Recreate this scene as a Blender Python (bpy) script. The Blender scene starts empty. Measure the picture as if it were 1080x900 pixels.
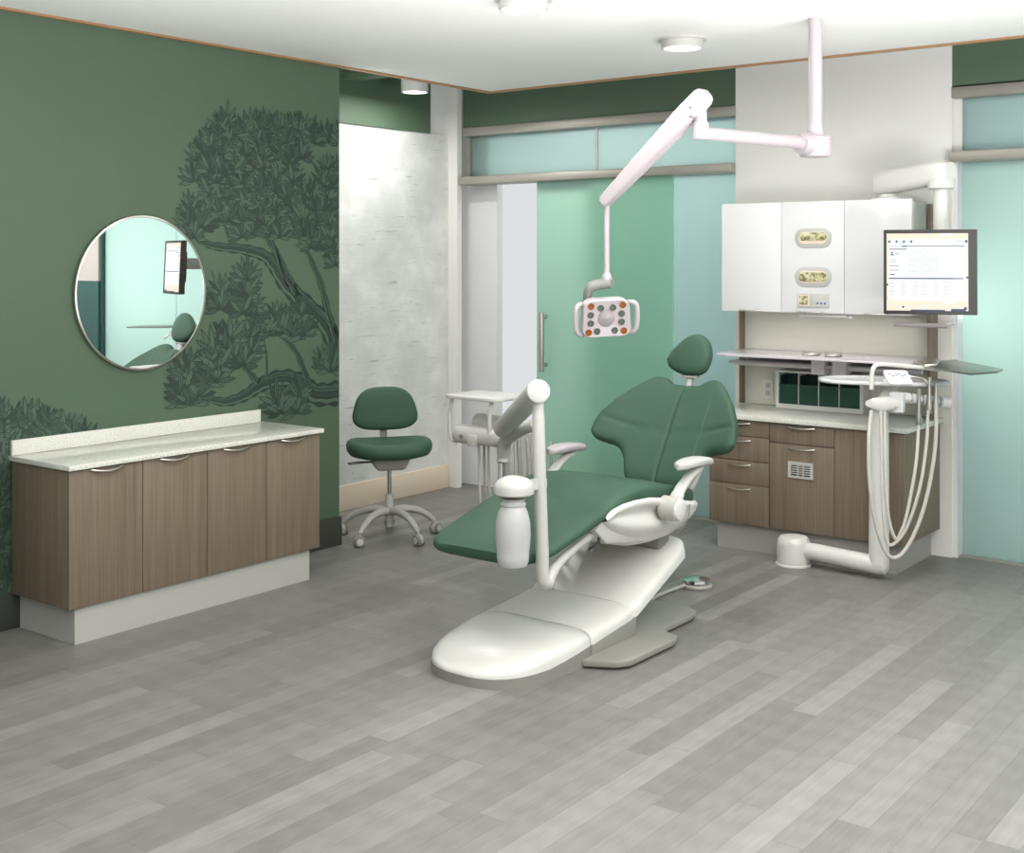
import bpy, bmesh, math, random
import numpy as np
from mathutils import Vector, Matrix

PI = math.pi
sc = bpy.context.scene
COL = sc.collection
rnd = random.Random(7)

# ------------------------------------------------------------------ camera / measuring
FPX, EYE, HY, CX = 1302.0, 1.85, 273.5, 540.0
YAW = math.atan2(994, 1302)
_R = (math.cos(YAW), math.sin(YAW)); _F = (-math.sin(YAW), math.cos(YAW))

def ray(u, v):
    a = (u - CX) / FPX
    return Vector((_R[0]*a + _F[0], _R[1]*a + _F[1], (HY - v)/FPX))
EYEV = Vector((0, 0, EYE))
def atZ(u, v, z): d = ray(u, v); return EYEV + d*((z-EYE)/d.z)
def atX(u, v, x): d = ray(u, v); return EYEV + d*(x/d.x)
def atY(u, v, y): d = ray(u, v); return EYEV + d*(y/d.y)
def atD(u, v, dep): return EYEV + ray(u, v)*dep

cam = bpy.data.cameras.new('camera'); camo = bpy.data.objects.new('camera', cam); COL.objects.link(camo)
camo.location = EYEV; camo.rotation_euler = (PI/2, 0, YAW)
cam.sensor_width = 36; cam.lens = FPX/1080*36; cam.shift_y = -(450-HY)/1080
cam.clip_start = 0.05
sc.camera = camo

# ------------------------------------------------------------------ materials
def lin(c):
    return tuple(((v/255)/12.92 if v/255 <= .04045 else ((v/255+.055)/1.055)**2.4) for v in c) + (1.0,)
class NT:
    def __init__(s, name):
        s.m = bpy.data.materials.new(name); s.m.use_nodes = True
        s.t = s.m.node_tree; s.n = s.t.nodes; s.l = s.t.links
        s.b = s.n['Principled BSDF']; s.out = s.n['Material Output']
    def new(s, typ, **kw):
        n = s.n.new(typ)
        for k, v in kw.items():
            if k.startswith('_'): setattr(n, k[1:], v)
        return n
    def link(s, a, b): s.l.new(a, b)
    def math(s, op, a, b=None, c=None):
        n = s.n.new('ShaderNodeMath'); n.operation = op
        for i, v in enumerate((a, b, c)):
            if v is None: continue
            if isinstance(v, (int, float)): n.inputs[i].default_value = v
            else: s.l.new(v, n.inputs[i])
        return n.outputs[0]
    def comb(s, x, y, z):
        n = s.n.new('ShaderNodeCombineXYZ')
        for i, v in enumerate((x, y, z)):
            if isinstance(v, (int, float)): n.inputs[i].default_value = v
            else: s.l.new(v, n.inputs[i])
        return n.outputs[0]
    def pos(s):
        g = s.n.new('ShaderNodeNewGeometry'); x = s.n.new('ShaderNodeSeparateXYZ')
        s.l.new(g.outputs['Position'], x.inputs[0]); return x.outputs
    def noise(s, vec, scale, detail=3, rough=.5):
        n = s.n.new('ShaderNodeTexNoise'); n.inputs['Scale'].default_value = scale
        n.inputs['Detail'].default_value = detail; n.inputs['Roughness'].default_value = rough
        if vec is not None: s.l.new(vec, n.inputs['Vector'])
        return n.outputs[0]
    def mix(s, f, a, b):
        n = s.n.new('ShaderNodeMix'); n.data_type = 'RGBA'
        for sock, v in ((n.inputs[0], f), (n.inputs[6], a), (n.inputs[7], b)):
            if isinstance(v, (int, float, tuple)): sock.default_value = v
            else: s.l.new(v, sock)
        return n.outputs[2]
    def ramp(s, f, stops):
        n = s.n.new('ShaderNodeValToRGB'); e = n.color_ramp.elements
        while len(e) < len(stops): e.new(.5)
        for el, (p, c) in zip(e, stops): el.position = p; el.color = c
        s.l.new(f, n.inputs[0]); return n.outputs[0]
    def bump(s, h, strength, dist=.002):
        n = s.n.new('ShaderNodeBump'); n.inputs['Strength'].default_value = strength
        n.inputs['Distance'].default_value = dist
        s.l.new(h, n.inputs['Height']); s.l.new(n.outputs[0], s.b.inputs['Normal'])

def plain(name, c, rough=.45, metal=0.0, spec=.5, vary=.05, coat=0):
    t = NT(name); b = t.b
    b.inputs['Roughness'].default_value = rough; b.inputs['Metallic'].default_value = metal
    b.inputs['Specular IOR Level'].default_value = spec
    if coat: b.inputs['Coat Weight'].default_value = coat
    k = lin(c)
    g = t.new('ShaderNodeNewGeometry')
    nz = t.noise(g.outputs['Position'], 6, 2)
    lo = tuple(v*(1-vary) for v in k[:3])+(1,); hi = tuple(min(1, v*(1+vary)) for v in k[:3])+(1,)
    t.link(t.mix(nz, lo, hi), b.inputs['Base Color'])
    return t.m
def glow(name, c, strength, base=1.0):
    t = NT(name); t.b.inputs['Base Color'].default_value = tuple(v*base for v in lin(c)[:3])+(1,)
    t.b.inputs['Emission Color'].default_value = lin(c); t.b.inputs['Emission Strength'].default_value = strength
    t.b.inputs['Roughness'].default_value = .3
    return t.m

M = {}
M['wall_green'] = plain('wall_green_paint', (80, 101, 80), .55, vary=.03)
M['white_wall'] = plain('white_wall_paint', (226, 225, 220), .7, vary=.01)
M['ceiling'] = plain('ceiling_paint', (232, 232, 229), .8, vary=.01)
M['wood_trim'] = plain('warm_wood_trim', (160, 122, 88), .5, vary=.15)
M['dark_base'] = plain('dark_skirting', (62, 64, 58), .5)
M['cream'] = plain('cream_skirting', (226, 208, 188), .6, vary=.02)
M['white'] = plain('white_gloss_plastic', (214, 213, 208), .28, vary=.01)
M['white2'] = plain('white_lacquer', (222, 222, 222), .22, vary=.005)
M['offwhite'] = plain('warm_white_plastic', (190, 189, 184), .35, vary=.01)
M['lilac'] = plain('pale_lilac_enamel', (176, 167, 170), .32, vary=.01)
M['shelfgrey'] = plain('pale_acrylic', (206, 199, 203), .15, vary=.01)
M['grey'] = plain('light_grey_plastic', (172, 171, 164), .45, vary=.02)
M['plategrey'] = plain('base_grey_plastic', (136, 135, 128), .5, vary=.02)
M['dgrey'] = plain('mid_grey_plastic', (128, 127, 122), .45, vary=.02)
M['hose'] = plain('grey_hose_rubber', (172, 171, 165), .5)
M['hose_white'] = plain('pale_hose_rubber', (184, 182, 174), .45)
M['black'] = plain('black_plastic', (28, 28, 27), .4)
M['bezel'] = plain('charcoal_bezel', (40, 39, 36), .45)
M['steel'] = plain('brushed_steel', (196, 192, 184), .3, 1.0)
M['rail'] = plain('satin_aluminium', (172, 167, 159), .45, .55)
M['traymetal'] = plain('dark_satin_metal', (128, 134, 126), .3, .8)
M['chrome'] = plain('polished_chrome', (225, 225, 225), .08, 1.0)
M['kick'] = plain('pale_grey_plinth', (178, 178, 171), .5, vary=.02)
M['kick2'] = plain('steel_grey_plinth', (160, 158, 152), .4, vary=.02)
M['amber'] = plain('amber_lens', (138, 76, 8), .12, coat=.5)
M['lens'] = plain('dark_lens', (112, 122, 110), .1, .6)
M['greenbin'] = plain('dark_green_bin', (34, 72, 62), .3)
M['backpanel'] = plain('beige_back_panel', (214, 212, 202), .4, vary=.01)
M['blue_wall'] = plain('pale_blue_paint', (160, 197, 240), .7, vary=.01)
M['bottle'] = plain('milky_bottle_plastic', (182, 182, 181), .25, vary=.01)
M['sensor'] = plain('mauve_grey_dome', (146, 138, 143), .3)
M['red'] = plain('dark_red_seal', (74, 26, 22), .4)
M['teal'] = plain('dark_teal_paint', (48, 84, 80), .5)
M['pinkwall'] = plain('pale_taupe_paint', (190, 180, 176), .6)
M['lamp_on'] = glow('lit_diffuser', (255, 252, 246), 2.2)
M['blue'] = plain('blue_button', (70, 78, 160), .4)
M['ovalgrey'] = plain('satin_grey_plate', (186, 186, 182), .4)

def upholstery():
    t = NT('green_upholstery'); g = t.new('ShaderNodeNewGeometry')
    n = t.noise(g.outputs['Position'], 5, 3)
    t.link(t.mix(n, lin((54, 82, 66)), lin((60, 88, 72))), t.b.inputs['Base Color'])
    t.b.inputs['Roughness'].default_value = .58
    t.b.inputs['Specular IOR Level'].default_value = .28
    t.bump(t.noise(g.outputs['Position'], 260, 2), .06, .001)
    return t.m
M['green'] = upholstery()

def laminate():
    t = NT('brown_wood_laminate'); x, y, z = t.pos()
    h = t.math('ADD', x, y)
    v = t.comb(t.math('MULTIPLY', h, 130), t.math('MULTIPLY', z, 2.2), 0)
    a = t.noise(v, 1, 4, .6)
    v2 = t.comb(t.math('MULTIPLY', h, 22), t.math('MULTIPLY', z, .5), 3.1)
    b = t.noise(v2, 1, 3)
    f = t.math('ADD', t.math('MULTIPLY', a, .6), t.math('MULTIPLY', b, .4))
    t.link(t.ramp(f, [(.3, lin((103, 90, 76))), (.5, lin((121, 107, 91))), (.72, lin((138, 124, 107)))]), t.b.inputs['Base Color'])
    t.b.inputs['Roughness'].default_value = .5
    return t.m
M['brown'] = laminate()

def quartz():
    t = NT('white_quartz'); g = t.new('ShaderNodeNewGeometry')
    n = t.noise(g.outputs['Position'], 170, 2)
    t.link(t.ramp(n, [(.3, lin((196, 196, 186))), (.45, lin((218, 218, 208))), (.62, lin((232, 232, 224)))]), t.b.inputs['Base Color'])
    t.b.inputs['Roughness'].default_value = .16
    return t.m
M['quartz'] = quartz()

def floor_mat():
    t = NT('grey_wood_planks'); x, y, z = t.pos()
    W, L = .108, 1.1
    xr = t.math('DIVIDE', x, W); row = t.math('FLOOR', xr); fx = t.math('FRACT', xr)
    wn = t.new('ShaderNodeTexWhiteNoise'); wn.noise_dimensions = '1D'; t.link(row, wn.inputs['W'])
    yr = t.math('ADD', t.math('DIVIDE', y, L), t.math('MULTIPLY', wn.outputs[0], 9.7))
    c = t.math('FLOOR', yr); fy = t.math('FRACT', yr)
    w2 = t.new('ShaderNodeTexWhiteNoise'); w2.noise_dimensions = '2D'; t.link(t.comb(row, c, 0), w2.inputs['Vector'])
    rv = w2.outputs[0]
    gv = t.comb(t.math('ADD', t.math('MULTIPLY', x, 55), t.math('MULTIPLY', rv, 90)), t.math('MULTIPLY', y, 1.6), t.math('MULTIPLY', rv, 37))
    g1 = t.noise(gv, 1.2, 5, .65)
    gv2 = t.comb(t.math('MULTIPLY', x, 9), t.math('MULTIPLY', y, .7), t.math('MULTIPLY', rv, 61))
    g2 = t.noise(gv2, 1.3, 3)
    wv = t.new('ShaderNodeTexWave'); wv.wave_type = 'RINGS'
    t.link(t.comb(t.math('ADD', t.math('MULTIPLY', x, 10), t.math('MULTIPLY', rv, 25)), t.math('MULTIPLY', y, .9), 0), wv.inputs['Vector'])
    wv.inputs['Scale'].default_value = 2.0; wv.inputs['Distortion'].default_value = 5; wv.inputs['Detail'].default_value = 2
    base = t.ramp(rv, [(0, lin((142, 140, 135))), (.4, lin((150, 148, 143))), (.8, lin((157, 155, 150))), (1, lin((168, 166, 161)))])
    f = t.math('ADD', t.math('ADD', t.math('MULTIPLY', g1, 1.0), t.math('MULTIPLY', g2, .35)), t.math('MULTIPLY', wv.outputs[1], .16))
    k = t.math('ADD', .36, t.math('MULTIPLY', f, .33))
    mm = t.new('ShaderNodeMix'); mm.data_type = 'RGBA'; mm.blend_type = 'MULTIPLY'; mm.inputs[0].default_value = 1
    t.link(base, mm.inputs[6]); t.link(t.comb(k, k, k), mm.inputs[7])
    ex = t.math('MINIMUM', fx, t.math('SUBTRACT', 1, fx)); ey = t.math('MINIMUM', fy, t.math('SUBTRACT', 1, fy))
    gx = t.math('LESS_THAN', ex, .012); gy = t.math('LESS_THAN', ey, .0016)
    gap = t.math('MULTIPLY', t.math('MAXIMUM', gx, gy), .38)
    t.link(t.mix(gap, mm.outputs[2], lin((70, 68, 64))), t.b.inputs['Base Color'])
    t.link(t.math('ADD', .36, t.math('MULTIPLY', g1, .15)), t.b.inputs['Roughness'])
    t.b.inputs['Specular IOR Level'].default_value = .4
    t.bump(g1, .05, .001)
    return t.m
M['floor'] = floor_mat()

def concrete():
    t = NT('pale_streaked_plaster'); x, y, z = t.pos()
    h = t.math('ADD', x, y)
    v = t.comb(t.math('MULTIPLY', h, 2.2), t.math('MULTIPLY', z, 2.2), 0)
    a = t.noise(v, 1.6, 5, .6)
    s1 = t.noise(t.comb(t.math('MULTIPLY', h, 5), t.math('MULTIPLY', z, 42), 1.7), 1, 3, .6)
    streak = t.new('ShaderNodeValToRGB'); streak.color_ramp.elements[0].position = .635; streak.color_ramp.elements[1].position = .72
    t.link(s1, streak.inputs[0])
    s2 = t.noise(t.comb(t.math('MULTIPLY', h, 3), t.math('MULTIPLY', z, 55), 9), 1, 2, .6)
    st2 = t.new('ShaderNodeValToRGB'); st2.color_ramp.elements[0].position = .66; st2.color_ramp.elements[1].position = .74
    t.link(s2, st2.inputs[0])
    base = t.ramp(a, [(.3, lin((206, 206, 202))), (.5, lin((216, 216, 212))), (.68, lin((230, 230, 226)))])
    c1 = t.mix(t.math('MULTIPLY', streak.outputs[0], .55), base, lin((146, 143, 138)))
    c2 = t.mix(t.math('MULTIPLY', st2.outputs[0], .6), c1, lin((232, 231, 227)))
    t.link(c2, t.b.inputs['Base Color']); t.b.inputs['Roughness'].default_value = .5
    t.bump(s1, .25, .006)
    return t.m
M['concrete'] = concrete()

def frosted(name, c, thru=.0, dens=.86):
    t = NT(name); t.n.remove(t.b)
    tr = t.new('ShaderNodeBsdfTranslucent'); tr.inputs[0].default_value = lin(c)
    df = t.new('ShaderNodeBsdfDiffuse'); df.inputs[0].default_value = lin(c)
    tp = t.new('ShaderNodeBsdfTransparent'); tp.inputs[0].default_value = lin(c)
    gl = t.new('ShaderNodeBsdfGlossy'); gl.inputs['Roughness'].default_value = .3
    g = t.new('ShaderNodeNewGeometry')
    nz = t.noise(g.outputs['Position'], 1.1, 2)
    m0 = t.new('ShaderNodeMixShader'); m0.inputs[0].default_value = 1-dens
    t.link(tr.outputs[0], m0.inputs[1]); t.link(df.outputs[0], m0.inputs[2])
    m1 = t.new('ShaderNodeMixShader'); m1.inputs[0].default_value = thru
    t.link(m0.outputs[0], m1.inputs[1]); t.link(tp.outputs[0], m1.inputs[2])
    m2 = t.new('ShaderNodeMixShader'); t.link(t.math('ADD', .03, t.math('MULTIPLY', nz, .04)), m2.inputs[0])
    t.link(m1.outputs[0], m2.inputs[1]); t.link(gl.outputs[0], m2.inputs[2])
    t.link(m2.outputs[0], t.out.inputs[0])
    return t.m
M['glass_door'] = frosted('frosted_green_glass', (214, 240, 225))
M['glass_fix'] = frosted('frosted_aqua_glass', (216, 234, 230))
M['glass_right'] = frosted('frosted_mint_glass', (220, 238, 231))
def clear_glass(name, c, t_=.85):
    t = NT(name); t.n.remove(t.b)
    tp = t.new('ShaderNodeBsdfTransparent'); tp.inputs[0].default_value = lin(c)
    gl = t.new('ShaderNodeBsdfGlossy'); gl.inputs['Roughness'].default_value = .05
    m = t.new('ShaderNodeMixShader'); m.inputs[0].default_value = 1-t_
    t.link(tp.outputs[0], m.inputs[1]); t.link(gl.outputs[0], m.inputs[2]); t.link(m.outputs[0], t.out.inputs[0])
    return t.m
t = NT('silvered_mirror'); t.b.inputs['Metallic'].default_value = 1; t.b.inputs['Roughness'].default_value = .01
t.b.inputs['Base Color'].default_value = (.93, .95, .94, 1); M['mirror'] = t.m
t = NT('glove_pattern'); g = t.new('ShaderNodeNewGeometry')
t.link(t.ramp(t.noise(g.outputs['Position'], 38, 3), [(.38, lin((110, 106, 70))), (.5, lin((176, 172, 128))), (.62, lin((214, 208, 172)))]), t.b.inputs['Base Color'])
t.b.inputs['Roughness'].default_value = .6; M['gloves'] = t.m

# ------------------------------------------------------------------ mesh helpers
def V(*a): return Vector(a)
def wloc(o):
    v = Vector((0, 0, 0))
    while o is not None: v = v + o.location; o = o.parent
    return v
class MB:
    def __init__(s): s.b = bmesh.new(); s.mats = []; s.cur = 0
    def mat(s, m):
        if m not in s.mats: s.mats.append(m)
        s.cur = s.mats.index(m); return s
    def _tag(s, faces):
        for f in faces: f.material_index = s.cur
    def quad(s, pts):
        f = s.b.faces.new([s.b.verts.new(p) for p in pts]); s._tag([f]); return s
    def box(s, x0, x1, y0, y1, z0, z1, bev=0, seg=2, rot=None, piv=None):
        t = bmesh.new(); bmesh.ops.create_cube(t, size=1)
        for v in t.verts: v.co = V(x0+(x1-x0)*(v.co.x+.5), y0+(y1-y0)*(v.co.y+.5), z0+(z1-z0)*(v.co.z+.5))
        if bev: bmesh.ops.bevel(t, geom=t.edges[:], offset=bev, segments=seg, profile=.5, affect='EDGES', clamp_overlap=True)
        return s._merge(t, rot, piv)
    def _merge(s, t, rot=None, piv=None):
        if rot is not None:
            piv = piv or V(0, 0, 0)
            for v in t.verts: v.co = rot @ (v.co - piv) + piv
        mp = {v: s.b.verts.new(v.co) for v in t.verts}
        fs = []
        for f in t.faces:
            try: fs.append(s.b.faces.new([mp[v] for v in f.verts]))
            except ValueError: pass
        s._tag(fs); t.free(); return s
    def loft(s, rings, cap=True, closed=True):
        vr = [[s.b.verts.new(p) for p in r] for r in rings]; fs = []
        n = len(rings[0])
        for a, b in zip(vr, vr[1:]):
            for i in range(n if closed else n-1):
                j = (i+1) % n
                fs.append(s.b.faces.new((a[i], a[j], b[j], b[i])))
        if cap and closed:
            fs.append(s.b.faces.new(vr[0][::-1])); fs.append(s.b.faces.new(vr[-1]))
        s._tag(fs); return s
    def tube(s, path, r, n=12, cap=True, flat=None):
        path = [Vector(p) for p in path]; m = len(path)
        rr = r if isinstance(r, (list, tuple)) else [r]*m
        tg = []
        for i in range(m):
            d = path[min(i+1, m-1)] - path[max(i-1, 0)]; tg.append(d.normalized())
        ref = V(0, 0, 1) if abs(tg[0].z) < .9 else V(1, 0, 0)
        nrm = (ref - tg[0]*ref.dot(tg[0])).normalized(); rings = []
        for i in range(m):
            nrm = (nrm - tg[i]*nrm.dot(tg[i])).normalized(); bi = tg[i].cross(nrm)
            rings.append([path[i] + (nrm*math.cos(2*PI*k/n)*(flat or 1) + bi*math.sin(2*PI*k/n))*rr[i] for k in range(n)])
        return s.loft(rings, cap)
    def rod(s, a, b, r, n=16, r2=None): return s.tube([a, b], [r, r if r2 is None else r2], n)
    def lathe(s, c, prof, n=32, axis=None):
        c = Vector(c); rings = []
        q = Matrix.Identity(3) if axis is None else V(0, 0, 1).rotation_difference(Vector(axis)).to_matrix()
        for r, h in prof:
            rings.append([c + q @ V(max(r, 1e-4)*math.cos(2*PI*k/n), max(r, 1e-4)*math.sin(2*PI*k/n), h) for k in range(n)])
        return s.loft(rings)
    def prism(s, pts, d, bev=0):
        """closed outline pts (Vectors) extruded by vector d"""
        t = bmesh.new(); d = Vector(d)
        a = [t.verts.new(p) for p in pts]; b = [t.verts.new(Vector(p)+d) for p in pts]
        n = len(pts); t.faces.new(a[::-1]); t.faces.new(b)
        for i in range(n): t.faces.new((a[i], a[(i+1) % n], b[(i+1) % n], b[i]))
        bmesh.ops.recalc_face_normals(t, faces=t.faces[:])
        if bev: bmesh.ops.bevel(t, geom=t.edges[:], offset=bev, segments=2, profile=.5, affect='EDGES', clamp_overlap=True)
        return s._merge(t)
    def build(s, name, m=None, parent=None, angle=38, recalc=True, sub=0):
        if recalc: bmesh.ops.recalc_face_normals(s.b, faces=s.b.faces[:])
        off = wloc(parent) if parent else V(0, 0, 0)
        for v in s.b.verts: v.co -= off
        me = bpy.data.meshes.new(name); s.b.to_mesh(me); s.b.free()
        for mm in (s.mats if s.mats else [m]): me.materials.append(mm)
        for p in me.polygons: p.use_smooth = True
        try: me.set_sharp_from_angle(angle=math.radians(angle))
        except Exception: pass
        o = bpy.data.objects.new(name, me); COL.objects.link(o)
        if parent: o.parent = parent
        if sub:
            md = o.modifiers.new('smooth', 'SUBSURF'); md.levels = sub; md.render_levels = sub
        return o
def tag(o, label=None, cat=None, group=None, kind=None):
    if label: o['label'] = label
    if cat: o['category'] = cat
    if group: o['group'] = group
    if kind: o['kind'] = kind
    return o
def empty(name, loc, label, cat, group=None):
    o = bpy.data.objects.new(name, None); COL.objects.link(o); o.location = Vector(loc)
    o.empty_display_size = .1
    return tag(o, label, cat, group)
def struct(o): o['kind'] = 'structure'; return o
def smooth_path(pts, n=8):
    pts = [Vector(p) for p in pts]; out = []
    P = [pts[0]*2-pts[1]] + pts + [pts[-1]*2-pts[-2]]
    for i in range(1, len(P)-2):
        for k in range(n):
            t = k/n; a, b, c, d = P[i-1], P[i], P[i+1], P[i+2]
            out.append(.5*((2*b)+(c-a)*t+(2*a-5*b+4*c-d)*t*t+(3*b-a-3*c+d)*t**3))
    out.append(pts[-1]); return out
def interp(x, xs, ys):
    return float(np.interp(x, xs, ys))
def pch(x, xs, ys):
    """smooth interpolation through samples"""
    i = max(0, min(len(xs)-2, int(np.searchsorted(xs, x)-1)))
    h = xs[i+1]-xs[i]; t = max(0, min(1, (x-xs[i])/h))
    def sl(j):
        if j == 0: return (ys[1]-ys[0])/(xs[1]-xs[0])
        if j == len(xs)-1: return (ys[-1]-ys[-2])/(xs[-1]-xs[-2])
        a = (ys[j]-ys[j-1])/(xs[j]-xs[j-1]); b = (ys[j+1]-ys[j])/(xs[j+1]-xs[j])
        return 0 if a*b <= 0 else 2*a*b/(a+b)
    m0, m1 = sl(i)*h, sl(i+1)*h
    return (2*t**3-3*t*t+1)*ys[i]+(t**3-2*t*t+t)*m0+(-2*t**3+3*t*t)*ys[i+1]+(t**3-t*t)*m1
def sring(cx, y, zc, hw, hz, e=4, n=40):
    out = []
    for k in range(n):
        a = 2*PI*k/n; c, s_ = math.cos(a), math.sin(a)
        out.append(V(cx+hw*math.copysign(abs(c)**(2/e), c), y, zc+hz*math.copysign(abs(s_)**(2/e), s_)))
    return out
def rrect(w, h, r, n=6):
    """rounded rectangle outline as (x, y) centred on 0"""
    out = []
    for cx, cy, a0 in ((w/2-r, h/2-r, 0), (-w/2+r, h/2-r, PI/2), (-w/2+r, -h/2+r, PI), (w/2-r, -h/2+r, 1.5*PI)):
        for k in range(n+1):
            a = a0+PI/2*k/n; out.append((cx+r*math.cos(a), cy+r*math.sin(a)))
    return out

# ================================================================== the room
XL, YB, ZC = -5.745, 7.79, 3.10          # mural wall, glazed back wall, ceiling panel
XA = -6.5                                # alcove wall
ZT = 3.45
struct(MB().box(-7.2, 4.2, -3.2, 12.2, -.06, 0).build('floor', M['floor']))
struct(MB().box(XL, 3.0, -.8, 7.235, ZC, ZC+.05).build('ceiling', M['ceiling']))
struct(MB().box(-7.2, 4.2, 5.3, 12.2, ZT, ZT+.05).build('ceiling_upper', M['wall_green']))
tr = MB()
tr.box(XL, XL+.035, .6, 7.235, ZC-.012, ZC+.055)
tr.box(XL+.035, 2.2, 7.20, 7.235, ZC-.012, ZC+.055)
struct(tr.build('trim_1', M['wood_trim']))
struct(MB().box(XL-.12, XL, -3.2, 5.68, 0, ZT).build('wall_left', M['wall_green']))
struct(MB().box(XA, XL-.12, 5.5, 5.62, 0, ZT).build('wall_alcove_return', M['white_wall']))
wa = MB(); wa.mat(M['concrete']).box(XA-.15, XA, 5.4, 7.66, 0, 2.855)
struct(wa.build('wall_alcove', None))
struct(MB().box(XA-.15, XA+.02, 5.4, 7.42, 2.853, ZT).build('wall_alcove_band', M['wall_green']))
struct(MB().box(XA, -4.2, 6.42, 6.56, 3.165, ZT).build('wall_soffit', M['wall_green']))
bb = MB(); bb.box(XL, XL+.014, -3.2, 5.69, 0, .187, .002)
struct(bb.build('baseboard_left', M['dark_base']))
struct(MB().box(XA, XA+.014, 5.62, 7.655, 0, .185, .002).build('baseboard_alcove', M['cream']))
# back wall: jamb by the alcove, green band, white pillar, band over the right glazing
struct(MB().box(XA-.2, -6.405, 7.66, 7.715, 0, ZT).build('wall_back_jamb', M['white_wall']))
struct(MB().box(-6.41, -3.95, 7.74, 7.88, 2.915, ZT).build('wall_back', M['wall_green']))
pl = MB().box(-3.955, -2.475, 7.73, 7.93, 0, ZT)
struct(pl.build('wall_pillar', M['white_wall']))
struct(MB().box(-2.475, -.03, 7.74, 7.88, 2.925, ZT).build('wall_back_right', M['wall_green']))
wr = MB(); wr.mat(M['pinkwall']).box(-.03, 4.2, 7.73, 7.9, 1.62, ZT); wr.mat(M['teal']).box(-.03, 4.2, 7.73, 7.9, 0, 1.62)
struct(wr.build('wall_right_end', None))
# rails
for nm, x0, x1 in (('left', -6.40, -3.955), ('right', -2.475, -.03)):
    r = MB(); r.box(x0, x1, 7.72, 7.86, 2.845, 2.915, .006); r.box(x0, x1, 7.66, 7.86, 2.45, 2.515, .01)
    struct(r.build('trim_2' if nm == 'left' else 'trim_3', M['rail']))
# transoms
w1 = MB(); w1.mat(M['glass_fix']).box(-6.36, -3.955, 7.795, 7.807, 2.515, 2.845)
w1.mat(M['rail']).box(-6.40, -6.365, 7.77, 7.83, 2.515, 2.845); w1.mat(M['white']).box(-5.155, -5.135, 7.785, 7.815, 2.515, 2.845)
struct(w1.build('window_1', None))
w2 = MB(); w2.mat(M['glass_fix']).box(-2.425, -.03, 7.795, 7.807, 2.515, 2.845)
w2.mat(M['white']).box(-2.475, -2.425, 7.77, 7.83, 2.515, 2.845)
for xx in (-1.25,): w2.mat(M['white']).box(xx-.01, xx+.01, 7.785, 7.815, 2.515, 2.845)
struct(w2.build('window_2', None))
# sliding door, fixed sidelight, right-hand glazing
dr = struct(MB().box(-5.67, -4.457, 7.745, 7.757, .012, 2.45).build('door_1', M['glass_door']))
h = MB()
hp = [V(-5.58, 7.68, 1.0), V(-5.58, 7.68, 1.42)]
h.tube([V(-5.58, 7.742, 1.035)]+[V(-5.58, 7.69, 1.035), V(-5.58, 7.68, 1.05), V(-5.58, 7.68, 1.39), V(-5.58, 7.69, 1.405)]+[V(-5.58, 7.742, 1.405)], .017, 12)
h.rod(V(-5.58, 7.68, .985), V(-5.58, 7.68, 1.44), .024, 14)
tag(struct(h.build('door_handle', M['steel'], dr)), 'brushed steel pull handle')
struct(MB().box(-5.19, -3.955, 7.835, 7.847, .0, 2.45).build('window_3', M['glass_fix']))
g3 = MB(); g3.mat(M['glass_right']).box(-2.43, -1.26, 7.80, 7.812, .012, 2.45)
struct(g3.build('door_2', None))
struct(MB().box(-1.24, -.06, 7.80, 7.812, .012, 2.45).build('window_4', M['glass_right']))
struct(MB().box(-.06, -.03, 7.76, 7.86, 0, 2.45).build('trim_7', M['teal']))
struct(MB().box(-2.475, -.03, 7.775, 7.835, 0, .012).build('trim_4', M['rail']))
struct(MB().box(-5.67, -3.955, 7.74, 7.85, 0, .012).build('trim_5', M['rail']))
wt = MB(); wt.box(-2.475, -2.445, 7.75, 7.86, 0, 2.45)
struct(wt.build('trim_6', M['white2']))
# corridor beyond the glass
struct(MB().box(-7.2, 4.2, 11.4, 11.5, 0, ZT).build('wall_corridor', M['blue_wall']))
struct(MB().box(-7.2, -6.16, 7.87, 7.94, 0, ZT).build('wall_corridor_column', M['white2']))
struct(MB().box(-6.2, -4.2, 8.05, 8.15, 0, .43).build('wall_corridor_low', M['concrete']))

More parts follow.
